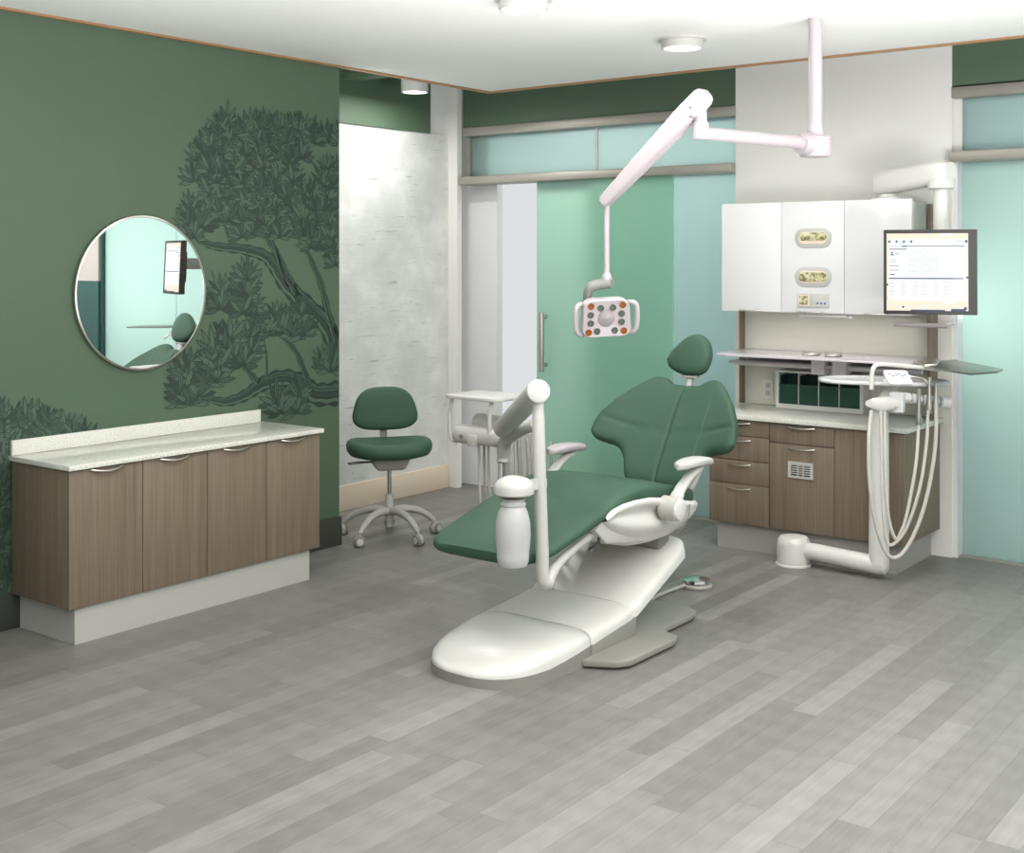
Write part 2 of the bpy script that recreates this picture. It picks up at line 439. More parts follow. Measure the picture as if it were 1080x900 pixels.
# ================================================================== mural printed on the left wall
def mural():
    m = MB()
    mats = [plain('mural_ink_deep', (37, 54, 46), .6, vary=.02), plain('mural_ink_dark', (45, 63, 53), .6, vary=.02),
            plain('mural_ink_mid', (60, 82, 68), .6, vary=.02), plain('mural_ink_light', (78, 101, 82), .6, vary=.02)]
    x0 = XL+.0012
    lay = [0]
    def W(u, v):          # photo measurement -> wall y, z (printed at its own place on the wall)
        p = atX(u, v, XL); return (p.y, p.z)
    def C(u, v): return W(180+u/2.432, 90+v/2.432)
    YMAX = 5.675
    def poly(pts, mi, dl):
        pts = [(min(a, YMAX), b) for a, b in pts]
        m.mat(mats[mi]); m.quad([V(x0+dl, a, b) for a, b in pts])
    def branch(pts, w0, w1):
        P = smooth_path([V(0, *C(*p)) for p in pts], 6); n = len(P)
        for lane, (o0, o1, mi) in enumerate(((-1, 1, 0), (-.75, -.25, 2), (-.05, .2, 1), (.4, .7, 3), (-.5,-.42,0), (.25,.34,0))):
            for i in range(n-1):
                q = []
                for j in (i, i+1):
                    d = (P[min(j+1, n-1)]-P[max(j-1, 0)]).normalized(); nn = V(0, -d.z, d.y)
                    w = (w0+(w1-w0)*j/(n-1))*.5*(1+.12*math.sin(j*1.7+lane))
                    q.append((P[j]+nn*w*o0, P[j]+nn*w*o1))
                poly([(q[0][0].y, q[0][0].z), (q[0][1].y, q[0][1].z), (q[1][1].y, q[1][1].z), (q[1][0].y, q[1][0].z)], mi, .0002*lane)
    def leaf(cy, cz, a, L, w, mi, dl):
        d = (math.cos(a), math.sin(a)); n = (-d[1], d[0])
        def pt(t, s): return (cy+d[0]*t*L+n[0]*s*w, cz+d[1]*t*L+n[1]*s*w)
        poly([pt(0, 0), pt(.3, .42), pt(.6, .48), pt(.85, .25), pt(1, 0), pt(.85, -.25), pt(.6, -.48), pt(.3, -.42)], 0, dl)
        poly([pt(.08, 0), pt(.32, .3), pt(.6, .33), pt(.9, .06), pt(.9, -.06), pt(.6, -.33), pt(.32, -.3)], mi, dl+.0001)
        poly([pt(.05, .05), pt(.9, .02), pt(.9, -.02), pt(.05, -.05)], 0, dl+.0002)
    def rosette(u, v, s=1.0, up=True, n=None):
        cy, cz = C(u, v); n = n or rnd.randint(9, 13)
        base = rnd.uniform(-.25, .25)
        for i in range(n):
            f = (i+.5)/n
            a = PI/2 + base*.6 + (f-.5)*PI*1.15
            L = s*rnd.uniform(.115, .17)*(1.0-.25*abs(f-.5)*2)
            order = abs(f-.5)
            leaf(cy, cz, a, L, s*.03*rnd.uniform(.8, 1.2), rnd.choice((1, 2, 2, 3, 3)), .0014+.0012*rnd.random()+.0003*(1-order))
    for pts, a, b in [
        ([(425, 690), (400, 620), (345, 560), (295, 512), (262, 460), (235, 435), (180, 420), (120, 414), (80, 402), (45, 372)], .15, .02),
        ([(335, 560), (298, 490), (270, 430), (245, 390), (212, 370), (160, 376)], .07, .02),
        ([(425, 660), (405, 590), (385, 510), (352, 432), (330, 392), (300, 330)], .07, .015),
        ([(300, 505), (268, 420), (250, 360), (235, 300)], .04, .012),
        ([(392, 252), (366, 202), (335, 156)], .03, .01), ([(418, 182), (392, 216), (384, 252)], .02, .01),
        ([(430, 790), (372, 792), (330, 762), (280, 752), (230, 770), (190, 796), (140, 812), (92, 802), (62, 784)], .16, .02),
        ([(352, 762), (325, 690), (292, 652), (268, 628)], .05, .012), ([(226, 766), (204, 740), (160, 688), (130, 660)], .05, .012),
        ([(246, 762), (246, 700), (236, 636)], .02, .008), ([(150, 392), (124, 318), (110, 260)], .025, .008),
        ([(195, 400), (190, 300), (180, 220)], .02, .008), ([(310, 330), (312, 240), (300, 160)], .022, .008), ([(255, 380), (262, 270), (250, 180)], .02, .008)]:
        branch(pts, a, b)
    top = ([40, 62, 70, 110, 130, 148, 170, 195, 235, 275, 320, 350, 385, 425], [330, 215, 150, 130, 95, 82, 110, 105, 105, 95, 105, 100, 120, 125])
    for u in range(66, 428, 30):
        for v in range(90, 400, 33):
            uu, vv = u+rnd.uniform(-9, 9), v+rnd.uniform(-9, 9)
            lim = interp(uu, *top)
            bot = interp(uu, [60, 100, 160, 230, 300, 425], [250, 330, 395, 400, 390, 400])
            if vv < lim+8 or vv > bot: continue
            if 340 < uu < 400 and 170 < vv < 260 and rnd.random() < .7: continue
            if rnd.random() < .12: continue
            rosette(uu, vv, rnd.uniform(.8, 1.1))
    for u in range(66, 428, 20): rosette(u, interp(u, *top)+14, .85, n=7)
    for (u, v) in [(50, 330), (70, 345), (45, 365), (80, 370), (62, 395), (40, 388), (95, 350), (400, 420), (420, 460), (410, 390), (380, 410), (425, 430), (360, 420),
                   (130, 540), (125, 575), (195, 500), (192, 545), (205, 575), (185, 590), (270, 600), (262, 630), (320, 610), (335, 590), (285, 640), (310, 640),
                   (110, 690), (140, 680), (95, 720), (125, 730), (160, 700), (200, 650), (205, 690), (185, 720), (220, 640), (240, 640), (40, 740), (60, 760), (35, 780), (55, 815),
                   (75, 800), (30, 820), (95, 770), (120, 760), (300, 825), (320, 840), (285, 845), (270, 820), (330, 800), (390, 720), (405, 740), (415, 705), (150, 660), (340, 640), (20, 800)]:
        rosette(u+rnd.uniform(-4, 4), v+rnd.uniform(-4, 4), rnd.uniform(1.0, 1.35) if v > 480 else rnd.uniform(.85, 1.1))
    # low foliage at the near end of the wall
    def C2(px, py): return ((px-180)*2.432, (py-90)*2.432)
    for px in range(-60, 104, 8):
        lim = interp(px, [-60, 0, 40, 75, 105], [420, 432, 432, 445, 468])
        for py in range(int(lim)+14, 492 if px > 8 else 650, 10):
            u, v = C2(px+rnd.uniform(-3, 3), py+rnd.uniform(-3, 3)); rosette(u, v, rnd.uniform(.7, 1.0), n=9)
    for py in range(500, 640, 13):
        u, v = C2(rnd.uniform(-4, 9), py); rosette(u, v, 1.0)
    return m.build('wall_mural', None, angle=80, recalc=False)
tag(mural(), 'dark green tree and leaf mural printed on the green wall around the mirror', 'mural')

# ================================================================== left base cabinet
def arc_handle(mb, p0, p1, out, r=.005, drop=.012):
    """slim bowed bar between two feet"""
    p0, p1, out = Vector(p0), Vector(p1), Vector(out)
    pts = [p0 + (p1-p0)*t + out*math.sin(PI*t)**.6 - V(0, 0, drop)*math.sin(PI*t) for t in [k/14 for k in range(15)]]
    mb.tube(pts, r, 8)
LF = -5.235   # door face
cab = empty('base_cabinet', (-5.5, 4.2, 0), 'long brown wood base cabinet with four doors below the round mirror', 'cabinet')
c = MB(); c.box(XL+.016, LF-.02, 3.385, 5.02, .178, .842, .002); c.build('body', M['brown'], cab)
MB().box(XL+.016, -5.255, 3.43, 4.955, 0, .178).build('plinth', M['kick'], cab)['label'] = 'pale grey plinth'
dy = [3.385, 3.803, 4.207, 4.613, 5.02]
for i in range(4):
    d = MB().box(LF-.0195, LF, dy[i]+.002, dy[i+1]-.002, .178, .842, .0025).build('door', M['brown'], cab)
    hb = MB(); arc_handle(hb, (LF+.001, dy[i+1]-.30, .832), (LF+.001, dy[i+1]-.12, .832), (.022, 0, 0), .0055)
    hb.build('handle', M['steel'], d)['label'] = 'slim bowed steel handle'
ct = MB(); ct.box(XL+.001, -5.215, 3.375, 5.035, .8425, .8675, .003)
cto = ct.build('countertop', M['quartz']); tag(cto, 'white speckled stone countertop on the long left cabinet', 'countertop')
MB().box(XL+.001, XL+.022, 3.385, 5.0, .868, .943, .002).build('backsplash', M['quartz'], cto)

# mirror
mr = empty('wall_mirror', (XL, 4.15, 1.665), 'round frameless-looking mirror with thin steel rim on the green wall', 'mirror')
ring = MB()
ring.lathe((XL+.002, 4.16, 1.665), [(.398, 0), (.425, 0), (.428, .012), (.425, .024), (.416, .026), (.414, .02), (.398, .02)], 96, (1, 0, 0))
ring.build('rim', M['steel'], mr)
MB().lathe((XL+.004, 4.16, 1.665), [(.0, 0), (.414, 0), (.414, .019), (.0, .019)], 96, (1, 0, 0)).build('mirror_glass', M['mirror'], mr)

# ================================================================== ceiling lights
for k, (x, y, vis) in enumerate([(-3.48, 6.15, 1), (-3.55, 4.74, 1), (-3.5, 3.2, 0), (-3.5, 1.6, 0), (-1.6, 4.7, 0), (-1.6, 3.2, 0), (-1.4, 6.2, 0), (.4, 4.7, 0)]):  # next-to-last entry is an unseen light added to brighten the far floor
    lab = {0: 'white round surface ceiling light beside the lamp pole, whole disc in view', 1: 'white round ceiling light cut off by the top edge of the photo'}.get(k, 'round white ceiling light beyond the photo edge')
    e = empty('ceiling_light', (x, y, ZC), lab, 'ceiling light', 'round ceiling lights')
    MB().lathe((x, y, ZC), [(.14, 0), (.14, -.012), (.118, -.012), (.118, -.05), (.112, -.056), (.105, -.056), (.105, -.048), (0, -.048)][::1], 40).build('housing', M['offwhite'], e)
    MB().lathe((x, y, ZC), [(0, -.0485), (.104, -.0485), (.104, -.052), (0, -.054)], 40).build('diffuser', M['lamp_on'], e)
    L = bpy.data.lights.new('downlight', 'AREA'); L.shape = 'DISK'; L.size = .2; L.energy = (9.5 if vis else 5.5); L.color = (1, .99, .975); L.spread = math.radians(165)
    lo = bpy.data.objects.new('downlight', L); COL.objects.link(lo); lo.location = (x, y, ZC-.06)
for (x, y, en, lab) in ((-6.05, 6.75, 7.5, 'white cylinder downlight hanging in the alcove over the stool'), (-6.12, 5.86, 6.5, 'added white cylinder light hidden behind the mural wall end to brighten the alcove')):  # the second cylinder is an unseen addition that brightens the alcove
    e = empty('cylinder_downlight', (x, y, 3.07), lab, 'ceiling light', 'cylinder downlights in the alcove')
    MB().lathe((x, y, 3.07), [(.085, .01), (.09, 0), (.1, 0), (.1, .379), (0, .379)], 40).build('housing', M['white2'], e)
    MB().lathe((x, y, 3.07), [(0, .004), (.085, .004), (.085, .01), (0, .01)], 40).build('diffuser', M['lamp_on'], e)
    L = bpy.data.lights.new('alcove_lamp', 'AREA'); L.shape = 'DISK'; L.size = .16; L.energy = en; L.color = (1, .985, .96)
    lo = bpy.data.objects.new('alcove_lamp', L); COL.objects.link(lo); lo.location = (x, y, 3.065)

# ================================================================== dental chair
CXm = -3.45
ch = empty('dental_chair', (CXm, 4.9, 0), 'green upholstered reclining dental chair on white curved base', 'dental chair')
# floor plate
bp = MB()
half = [(.22, 4.62), (.33, 4.62), (.46, 4.69), (.497, 4.75), (.503, 5.14), (.48, 5.2), (.39, 5.24), (.37, 5.29), (.365, 5.56), (.345, 5.63), (.29, 5.67)]
out = [V(CXm+x, y, .012) for x, y in half] + [V(CXm-x, y, .012) for x, y in half[::-1]]
bp.prism(out, (0, 0, .028), .006)
foot = [V(CXm+x*.93, 4.62+(y-4.62)*.98+.02, 0) for x, y in half] + [V(CXm-x*.93, 4.62+(y-4.62)*.98+.02, 0) for x, y in half[::-1]]
bp.prism(foot, (0, 0, .012))
bp.prism([V(CXm-.3185, 4.705, 0), V(CXm-.3185, 4.705, .088), V(CXm-.3185, 5.09, .126), V(CXm-.3185, 5.09, 0)], (.637, 0, 0), .004)
tag(bp.build('base_plate', M['plategrey'], ch), 'grey floor plate')
ys = [4.128, 4.133, 4.145, 4.165, 4.2, 4.25, 4.32, 4.4, 4.5, 4.6, 4.69, 4.699]
hw = [.05, .085, .13, .172, .215, .252, .28, .298, .311, .318, .32, .314]
def zs(y): return interp(y, [4.13, 4.4, 4.70], [.042, .05, .088])
rg = []
for y, w in zip(ys, hw):
    zt = zs(y); rg.append([V(CXm-w, y, 0), V(CXm-w*1.0, y, zt), V(CXm+w*1.0, y, zt), V(CXm+w, y, 0)])
MB().loft(rg).build('toe_skirt', M['plategrey'], ch)['label'] = 'grey skirt along the floor'
def dome_section(y, w, zb, zt, n=30, e=3.2):
    r = [V(CXm-w, y, zb)]
    for k in range(n+1):
        a = PI - PI*k/n; cs, sn = math.cos(a), math.sin(a)
        r.append(V(CXm+w*math.copysign(abs(cs)**(2/e), cs), y, zb+(zt-zb)*abs(sn)**(2/min(e, 4))))
    r.append(V(CXm+w, y, zb)); return r
ztop = [.05, .058, .068, .08, .097, .113, .127, .137, .145, .15, .153, .147]
MB().loft([dome_section(y, w-.002, zs(y), z, e=interp(y, [4.13, 4.7], [2.8, 5.5])) for y, w, z in zip(ys, hw, ztop)]).build('base_cover', M['white'], ch, 50)['label'] = 'glossy white rounded toe cover'
MB().loft([dome_section(y, w, interp(y, [4.7, 5.07], [.085, .125]), interp(y, [4.7, 4.9, 5.07], [.155, .166, .19]), e=5.5) for y, w in ((4.704, .314), (4.713, .32), (4.8, .318), (4.95, .318), (5.05, .318), (5.062, .312))]).build('middle_cover', M['white'], ch, 50)
MB().loft([dome_section(y, .313, .02, interp(y, [4.68, 5.08], [.146, .184]), e=5.5) for y in (4.68, 4.72, 5.03, 5.08)]).build('cover_core', M['dgrey'], ch)
sec = []
for k in range(15):
    t = k/14; y = 5.067+.555*t
    zt = .19 + .235*(t**1.08); zb = .115+.215*t
    w = .318-.012*t - (.012 if k == 0 else 0) - (.03 if k == 14 else 0)
    sec.append(dome_section(y, w, zb+ (.02 if k == 14 else 0), zt-(.015 if k == 14 else 0), e=5.5))
MB().loft(sec).build('lift_arm', M['white'], ch, 50)['label'] = 'white curved lift arm cover'
MB().box(CXm-.22, CXm+.22, 5.47, 5.585, .36, .50, .02).build('lift_block', M['dgrey'], ch)
# seat cushion: leg rest and seat in one pad
yk = [4.27, 4.4, 4.65, 4.82, 5.03, 5.15, 5.28, 5.5, 5.7, 5.9]
zk = [.572, .602, .665, .708, .752, .76, .75, .70, .655, .63]
wk = ([4.245, 4.26, 4.29, 4.33, 4.40, 4.6, 5.0, 5.4, 5.55, 5.64, 5.70, 5.74], [.20, .24, .28, .307, .325, .333, .335, .34, .335, .32, .29, .25])
yy = [4.245, 4.25, 4.26, 4.275, 4.29, 4.31, 4.33, 4.36, 4.40]+[4.4+.05*k for k in range(1, 26)]+[5.68, 5.70, 5.72, 5.74]
rg = []
for y in yy:
    w = interp(y, *wk); zt = pch(y, yk, zk); th = interp(y, [4.245, 4.26, 4.30, 4.4, 5.0, 5.3, 5.62, 5.70, 5.74], [.035, .05, .062, .068, .085, .11, .11, .085, .05])
    if y < 4.3: zt -= (.3*(4.3-y)**1.0)*.35
    ring = []
    n = 48
    for k in range(n):
        a = 2*PI*k/n; cs, sn = math.cos(a), math.sin(a)
        x = w*math.copysign(abs(cs)**(2/5), cs); q = abs(sn)**(2/3.0)
        u = abs(x)/w
        if sn >= 0:
            z = zt-th*.5+th*.5*q + .012*(max(0, (u-.55)/.45)**2)*interp(y, [4.5, 5.1, 5.6], [.2, .8, 1])*q
        else: z = zt-th*.5-th*.5*q
        ring.append(V(CXm+x, y, z))
    rg.append(ring)
MB().loft(rg).build('seat_cushion', M['green'], ch, 60)
# legrest carrier and under-seat bracket
MB().loft([sring(CXm, y, pch(y, yk, zk)-interp(y, [4.4, 5], [.085, .10]), w, .016, 6) for y, w in ((4.45, .2), (4.5, .24), (4.8, .26), (5.05, .27))]).build('legrest_carrier', M['grey'], ch)
br = MB(); br.prism([V(-3.135, 4.74, .60), V(-3.135, 4.80, .64), V(-3.135, 5.2, .56), V(-3.135, 5.2, .47), V(-3.135, 5.0, .492), V(-3.135, 4.83, .525)], (-.63, 0, 0), .014)
br.build('seat_bracket', M['offwhite'], ch)
lv = MB(); lv.tube(smooth_path([V(-3.16, 4.80, .56), V(-3.12, 4.74, .552), V(-3.095, 4.67, .545), V(-3.09, 4.62, .535)], 4), [.006]*4+[.010]*4+[.016, .019, .017, .013, .004], 12, flat=.45)
lv.build('release_lever', M['black'], ch)['label'] = 'black release lever'
# seat shell with flared sides
sh = []
for y, w, zt, zb in ((4.795, .345, .655, .625), (4.81, .36, .672, .595), (4.85, .37, .69, .555), (4.92, .377, .70, .512), (5.02, .382, .702, .472), (5.16, .385, .695, .44), (5.3, .385, .672, .428), (5.44, .383, .64, .43), (5.55, .375, .618, .445), (5.64, .35, .605, .472), (5.70, .31, .588, .512), (5.73, .28, .565, .535)):
    r = []
    n = 22
    # right side: rim at top, scooped inner wall, bulged outer flank
    for sgn in (1, -1):
        pts = []
        dent = .05*math.sin(PI*min(1, max(0, (y-4.80)/.70)))**.7; wz = w-.35*dent; pts.append((wz-.07, zt-.07)); pts.append((wz-.045, zt-.03)); pts.append((wz-.03, zt-.006)); pts.append((wz-.018, zt)); pts.append((wz-.008, zt-.006))
        for k in range(1, n+1):
            a = PI/2*k/n
            zf = 1-math.sin(a)**1.25; pts.append((w*.45+(w*.55)*max(0, math.cos(a))**.75 - dent*(.35*max(0, (zf-.55)/.45)+math.exp(-((zf-.74)/.16)**2)), zb+(zt-.012-zb)*zf))
        if sgn == 1: R1 = [V(CXm+p, y, q) for p, q in pts]
        else: R2 = [V(CXm-p, y, q) for p, q in pts]
    sh.append(R1+R2[::-1])
MB().loft(sh).build('seat_shell', M['white'], ch, 55)
sl = MB(); sl.tube([V(-3.069, 5.50, .612), V(-3.071, 5.495, .56), V(-3.085, 5.47, .505), V(-3.11, 5.455, .475)], .0035, 6)
sl.build('shell_seam', M['dgrey'], ch)
# backrest
O = V(CXm, 5.82, .635); ES = V(0, .569, .822); EN = V(0, -.822, .569)
topS = ([0, .08, .11, .14, .17, .21, .25, .30, .35, .40, .43, .45], [.600, .603, .622, .637, .641, .628, .593, .535, .472, .385, .322, .235])
botS = ([0, .15, .19, .205, .22, .245, .275, .31, .36, .41, .435, .45], [-.04, -.035, -.005, .035, .08, .125, .155, .17, .172, .178, .195, .215])
def bk(sign):
    us = sorted(set([-.45+.9*k/90 for k in range(91)]+[-.018, .018, -.013, .013, -.0075, .0075, -.004, .004]+[-.447, .447, -.443, .443, -.2, .2, -.21, .21]))
    rows = 40; g = []
    for u in us:
        a = abs(u); t0, t1 = pch(a, *botS), pch(a, *topS); col_ = []
        for j in range(rows+1):
            t = .5-.5*math.cos(PI*j/rows); s = t0+(t1-t0)*t
            am, bm = abs(2*t-1), a/.45
            e = max(0, (1-am**7)*(1-bm**14))**.5
            fw = .11*(a/.45)**2.1
            f = .045*e
            if sign > 0:
                f += .012*(1-bm**2)*(1-min(1, ((s-.3)/.36)**2))
                f -= .013*math.exp(-(u/.008)**2)*e
                f -= .010*math.exp(-((s-(.268+.11*a))/.012)**2)*e*min(1, 12*(.45-a))
            else: f = -.035*e
            col_.append(O + V(u, 0, 0) + ES*s + EN*(fw+f))
        g.append(col_)
    return g
mb = MB(); gf = bk(1); gb = bk(-1)
nb = len(gf); rows = len(gf[0])
mb.loft([gf[i]+gb[i][::-1] for i in range(nb)])
mb.build('backrest', M['green'], ch, 60)
mb = MB(); mb.prism([O+V(x, 0, 0)+ES*s+EN*-.06 for x, s in ((-.2, .0), (.2, .0), (.24, .3), (.12, .55), (-.12, .55), (-.24, .3))], EN*.03, .008)
mb.build('back_frame', M['offwhite'], ch)
# headrest
HO = V(CXm, 6.17, 1.205); HS = V(0, .30, .954); HN = V(0, -.954, .30)
hp = [(-.148, .065), (-.13, .03), (-.1, .01), (-.05, -.008), (0, -.014), (.05, -.012), (.085, -.002), (.115, .03), (.13, .085), (.125, .135), (.105, .182), (.065, .217), (.02, .226), (-.03, .208), (-.08, .165), (-.125, .113)]
hq = smooth_path([V(a, b, 0) for a, b in hp+hp[:1]], 5)[:-1]
cc = V(0, .1, 0); rings = []
for t, hgt in [(.3, .047), (.55, .045), (.75, .041), (.88, .034), (.95, .026), (.985, .014), (1, 0), (.985, -.014), (.93, -.026), (.8, -.034), (.4, -.036)]:
    rings.append([HO + V(1, 0, 0)*(cc.x+(p.x-cc.x)*t) + HS*(cc.y+(p.y-cc.y)*t) + HN*hgt for p in hq])
MB().loft(rings).build('headrest', M['green'], ch, 60)
hm = MB(); hm.rod(O+ES*.5+EN*-.03, HO+HS*.02+HN*-.03, .022, 16); hm.box(CXm-.055, CXm+.055, 6.155, 6.2, 1.178, 1.192, .004)
hm.build('headrest_mount', M['grey'], ch)
# armrests
for sgn, nm in ((1, 'r'), (-1, 'l')):
    xh = CXm + (.40 if sgn > 0 else -.385)
    a = MB().mat(M['offwhite'])
    hub = V(xh, 5.285, .628)
    a.mat(M['grey']).lathe(hub-V(sgn*.05, 0, 0), [(.0, 0), (.052, 0), (.06, .006), (.06, .088), (.056, .092), (0, .092)], 32, (sgn, 0, 0))
    a.mat(M['white']).lathe(hub+V(sgn*.043, 0, 0), [(.0, 0), (.054, 0), (.052, .009), (.045, .013), (0, .014)], 32, (sgn, 0, 0))
    a.mat(M['offwhite'])
    path = smooth_path([hub+V(0, .01, .01), hub+V(0, .07, .07), V(xh, 5.41, .735), V(xh, 5.49, .775), V(xh, 5.55, .79)], 5)
    a.tube(path, [.036]*5+[.031]*5+[.029]*5+[.03]*6, 14, flat=.62)
    o_ = a.build('armrest', None, ch)
    p_ = MB()
    rg = []
    for t in [k/16 for k in range(17)]:
        y = 5.345+.33*t; w = .043*(max(0, 1-abs(2*t-1)**3.2))**.5+.008; zc = .822+.012*math.sin(PI*t)-.012*t
        rg.append(sring(xh, y, zc, w, .024-(.008*abs(2*t-1)**3), 3, 24))
    p_.loft(rg).build('arm_pad', M['offwhite'] if sgn > 0 else M['lilac'], o_, 60)

# ================================================================== delivery system post, arm and head (swings over the chair)
du = empty('delivery_system', (-3.12, 4.33, .42), 'off-white instrument delivery post with swing arm and tray beside the chair legrest', 'dental delivery unit')
PX, PY = -3.12, 4.30
p = MB()
p.tube(smooth_path([V(PX-.07, 4.86, .585), V(PX-.05, 4.60, .535), V(PX-.02, 4.42, .49), V(PX, PY+.04, .452), V(PX, PY+.005, .475), V(PX, PY, .60)], 6), [.018]*6+[.02]*6+[.024]*6+[.029]*13, 18)
p.tube([V(PX, PY, .58), V(PX-.012, PY, .9), V(PX-.02, PY, 1.165), V(PX-.02, PY, 1.175), V(PX-.02, PY, 1.18), V(PX-.02, PY, 1.235)], [.029, .028, .0275, .027, .024, .024], 22)
p.build('post', M['offwhite'], du)
far = atD(530, 452, 6.55)
near = V(PX-.02, PY-.01, 1.275)
a = MB(); dirv = (far-near).normalized()
a.tube([near-dirv*.055, near-dirv*.05, near, near+dirv*.1, near+(far-near)*.9, far, far+dirv*.02], [.043, .05, .051, .051, .05, .049, .03], 24)
a.build('swing_arm', M['offwhite'], du)
# second link from the arm end back to the head
a = MB(); k0 = atD(528, 470, 6.62)
a.tube(smooth_path([atD(566, 448, 6.3), atD(552, 452, 6.4), atD(540, 459, 6.5), atD(533, 466, 6.6), atD(531, 480, 6.65), atD(530, 489, 6.65)], 5), [.034]*10+[.036]*5+[.038]*5+[.034]*5+[.02], 16)
a.build('link_arm', M['offwhite'], du)
hd = atD(507, 459, 6.8)
b = MB()
b.loft([[V(hd.x+xx, 0, 0)+V(0, hd.y+q.x, hd.z+q.z) for q in sring(0, 0, 0, .075*s_, .052*s_, 3, 28)] for xx, s_ in ((-.155, .5), (-.15, .8), (-.14, .95), (-.12, 1), (.12, 1), (.14, .95), (.15, .8), (.155, .5))])
b.loft([[V(hd.x+xx, 0, 0)+V(0, hd.y+.09+q.x, hd.z+.045+q.z) for q in sring(0, 0, 0, .09*s_, .055*s_, 2.5, 28)] for xx, s_ in ((-.03, .5), (-.025, .8), (0, 1), (.14, 1), (.16, .7))])
b.lathe(V(hd.x-.08, hd.y+.10, hd.z+.07), [(0, -.06), (.045, -.06), (.05, -.05), (.05, .0), (.03, .03), (0, .035)], 24, (0, 0, 1))
bo = b.build('instrument_head', M['offwhite'], du)
d = MB(); c0 = hd+V(-.075, -.073, -.005)
d.lathe(c0, [(0, 0), (.013, 0), (.013, .006), (.006, .008), (0, .008)], 16, (0, -1, 0)); d.build('socket', M['dgrey'], bo)
d = MB(); d.box(hd.x-.03, hd.x+.035, hd.y-.085, hd.y-.065, hd.z-.055, hd.z+.012, .008); d.build('latch', M['offwhite'], bo)
d = MB()
tz = 1.078; tcx, tcy = hd.x-.01, hd.y+.06
d.prism([V(tcx+q[0], tcy+q[1], tz) for q in rrect(.38, .30, .05)], (0, 0, .022), .006)
d.build('tray_top', M['offwhite'], du)
for sx in (-.16, .12): MB().tube(smooth_path([V(tcx+sx, hd.y-.04, tz+.002), V(tcx+sx, hd.y-.06, tz-.08), V(tcx+sx+.005, hd.y-.06, hd.z-.02), V(tcx+sx+.03, hd.y-.03, hd.z-.045)], 4), .011, 10).build('tray_bracket', M['offwhite'], du)
for i, (px, dp) in enumerate([(505, 6.75), (510.5, 6.85), (515, 6.75), (526, 6.8), (536, 6.9), (543, 6.75), (550, 6.85), (561, 6.75)]):
    s0 = atD(px, 466 if px < 530 else 456, dp)
    zb_ = .42+.03*(i % 3)
    MB().tube(smooth_path([s0, s0+V(.002, 0, -.15), V(s0.x+.004, s0.y, .66), V(s0.x+.006, s0.y+.01, zb_+.08), V(s0.x+.02, s0.y+.06, zb_), V(s0.x+.035, s0.y+.11, zb_+.08), V(s0.x+.04, s0.y+.13, .66), V(s0.x+.03, s0.y+.13, hd.z-.04)], 6), .0075, 8).build('hose', M['hose'], du)
# water bottle and its cap arm
bc = V(*atD(541, 560, 5.20)); zb = 1.85-(597-HY)*5.20/FPX
bt = empty('water_bottle', (bc.x, bc.y, zb), 'white barrel-shaped water bottle hanging under the domed post holder', 'bottle')
MB().lathe((bc.x, bc.y, zb), [(0, .003), (0.0495, 0), (0.0605, .004), (0.0660, .02), (0.0688, .045), (0.0680, .05), (0.0726, .09), (0.0748, .135), (0.0726, .185), (0.0638, .225), (0.0550, .245), (0.0512, .252), (0.0550, .258), (0.0550, .264), (0.0506, .268), (0.0473, .278), (0.0550, .281), (0.0550, .286), (0.0484, .288), (0, .288)], 40).build('body', M['bottle'], bt, 50)
MB().lathe((bc.x, bc.y, zb), [(0, .288), (.026, .288), (.026, .304), (0, .304)], 24).build('neck_seal', M['red'], bt)
hb = MB(); hc = V(bc.x+.005, bc.y, zb+.302)
hb.lathe(hc, [(0, 0), (.078, 0), (.085, .006), (.086, .034), (.08, .048), (.063, .064), (.033, .075), (0, .078)], 36)
hb.loft([[V(hc.x+(PX-hc.x)*t, hc.y+(PY-hc.y)*t, hc.z)+V(0, yy_*w_, zz_) for yy_, zz_ in ((-.055, .002), (.055, .002), (.055, .036), (.03, .05), (-.03, .05), (-.055, .036))] for t, w_ in ((.1, 1.35), (.5, 1.1), (1.02, .6))])
tag(hb.build('bottle_holder', M['offwhite'], du), 'glossy white domed bottle holder')

# ================================================================== stool
SX, SY = -5.63, 6.03
st = empty('dental_stool', (SX, SY, 0), 'green padded stool on five castors by the plaster wall', 'stool')
ang0 = math.atan2(5.68-SY, -5.59-SX)
fwd = V(*_R[:2], 0)*.28 + V(-_F[0], -_F[1], 0)*1.0; fwd.normalize(); sid = V(-fwd.y, fwd.x, 0)
Rm = Matrix((( -sid.x, fwd.x, 0), (-sid.y, fwd.y, 0), (0, 0, 1)))   # local x = right side, local y = forward
def S(x, y, z): return V(SX, SY, 0) + Rm @ V(x, y, z)
def pad_rings(prof, f):
    return [[f(p, t, h) for p in range(48)] for t, h in prof]
def seat_pt(p, t, h):
    a = 2*PI*p/48; c_, s_ = math.cos(a), math.sin(a)
    x = .285*math.copysign(abs(c_)**.8, c_)*t; y = .215*math.copysign(abs(s_)**.8, s_)*t
    saddle = .02*(x/.285)**2-.015*max(0, y/.215)**2
    return S(x, y, .590+h+saddle*(1 if h > 0 else .4))
MB().loft(pad_rings([(.2, .05), (.5, .052), (.75, .056), (.9, .05), (.97, .035), (1, .01), (.985, -.015), (.92, -.04), (.75, -.052), (.3, -.054)], seat_pt)).build('seat', M['green'], st, 70)
def back_pt(p, t, h):
    a = 2*PI*p/48; c_, s_ = math.cos(a), math.sin(a)
    x = .222*math.copysign(abs(c_)**.6, c_)*t; z = .145*math.copysign(abs(s_)**.72, s_)*t
    x *= .97-.17*z/.145-.06*max(0, -z/.145)**3
    return S(x, -.185+h+.35*x*x-.12*z, .838+z)
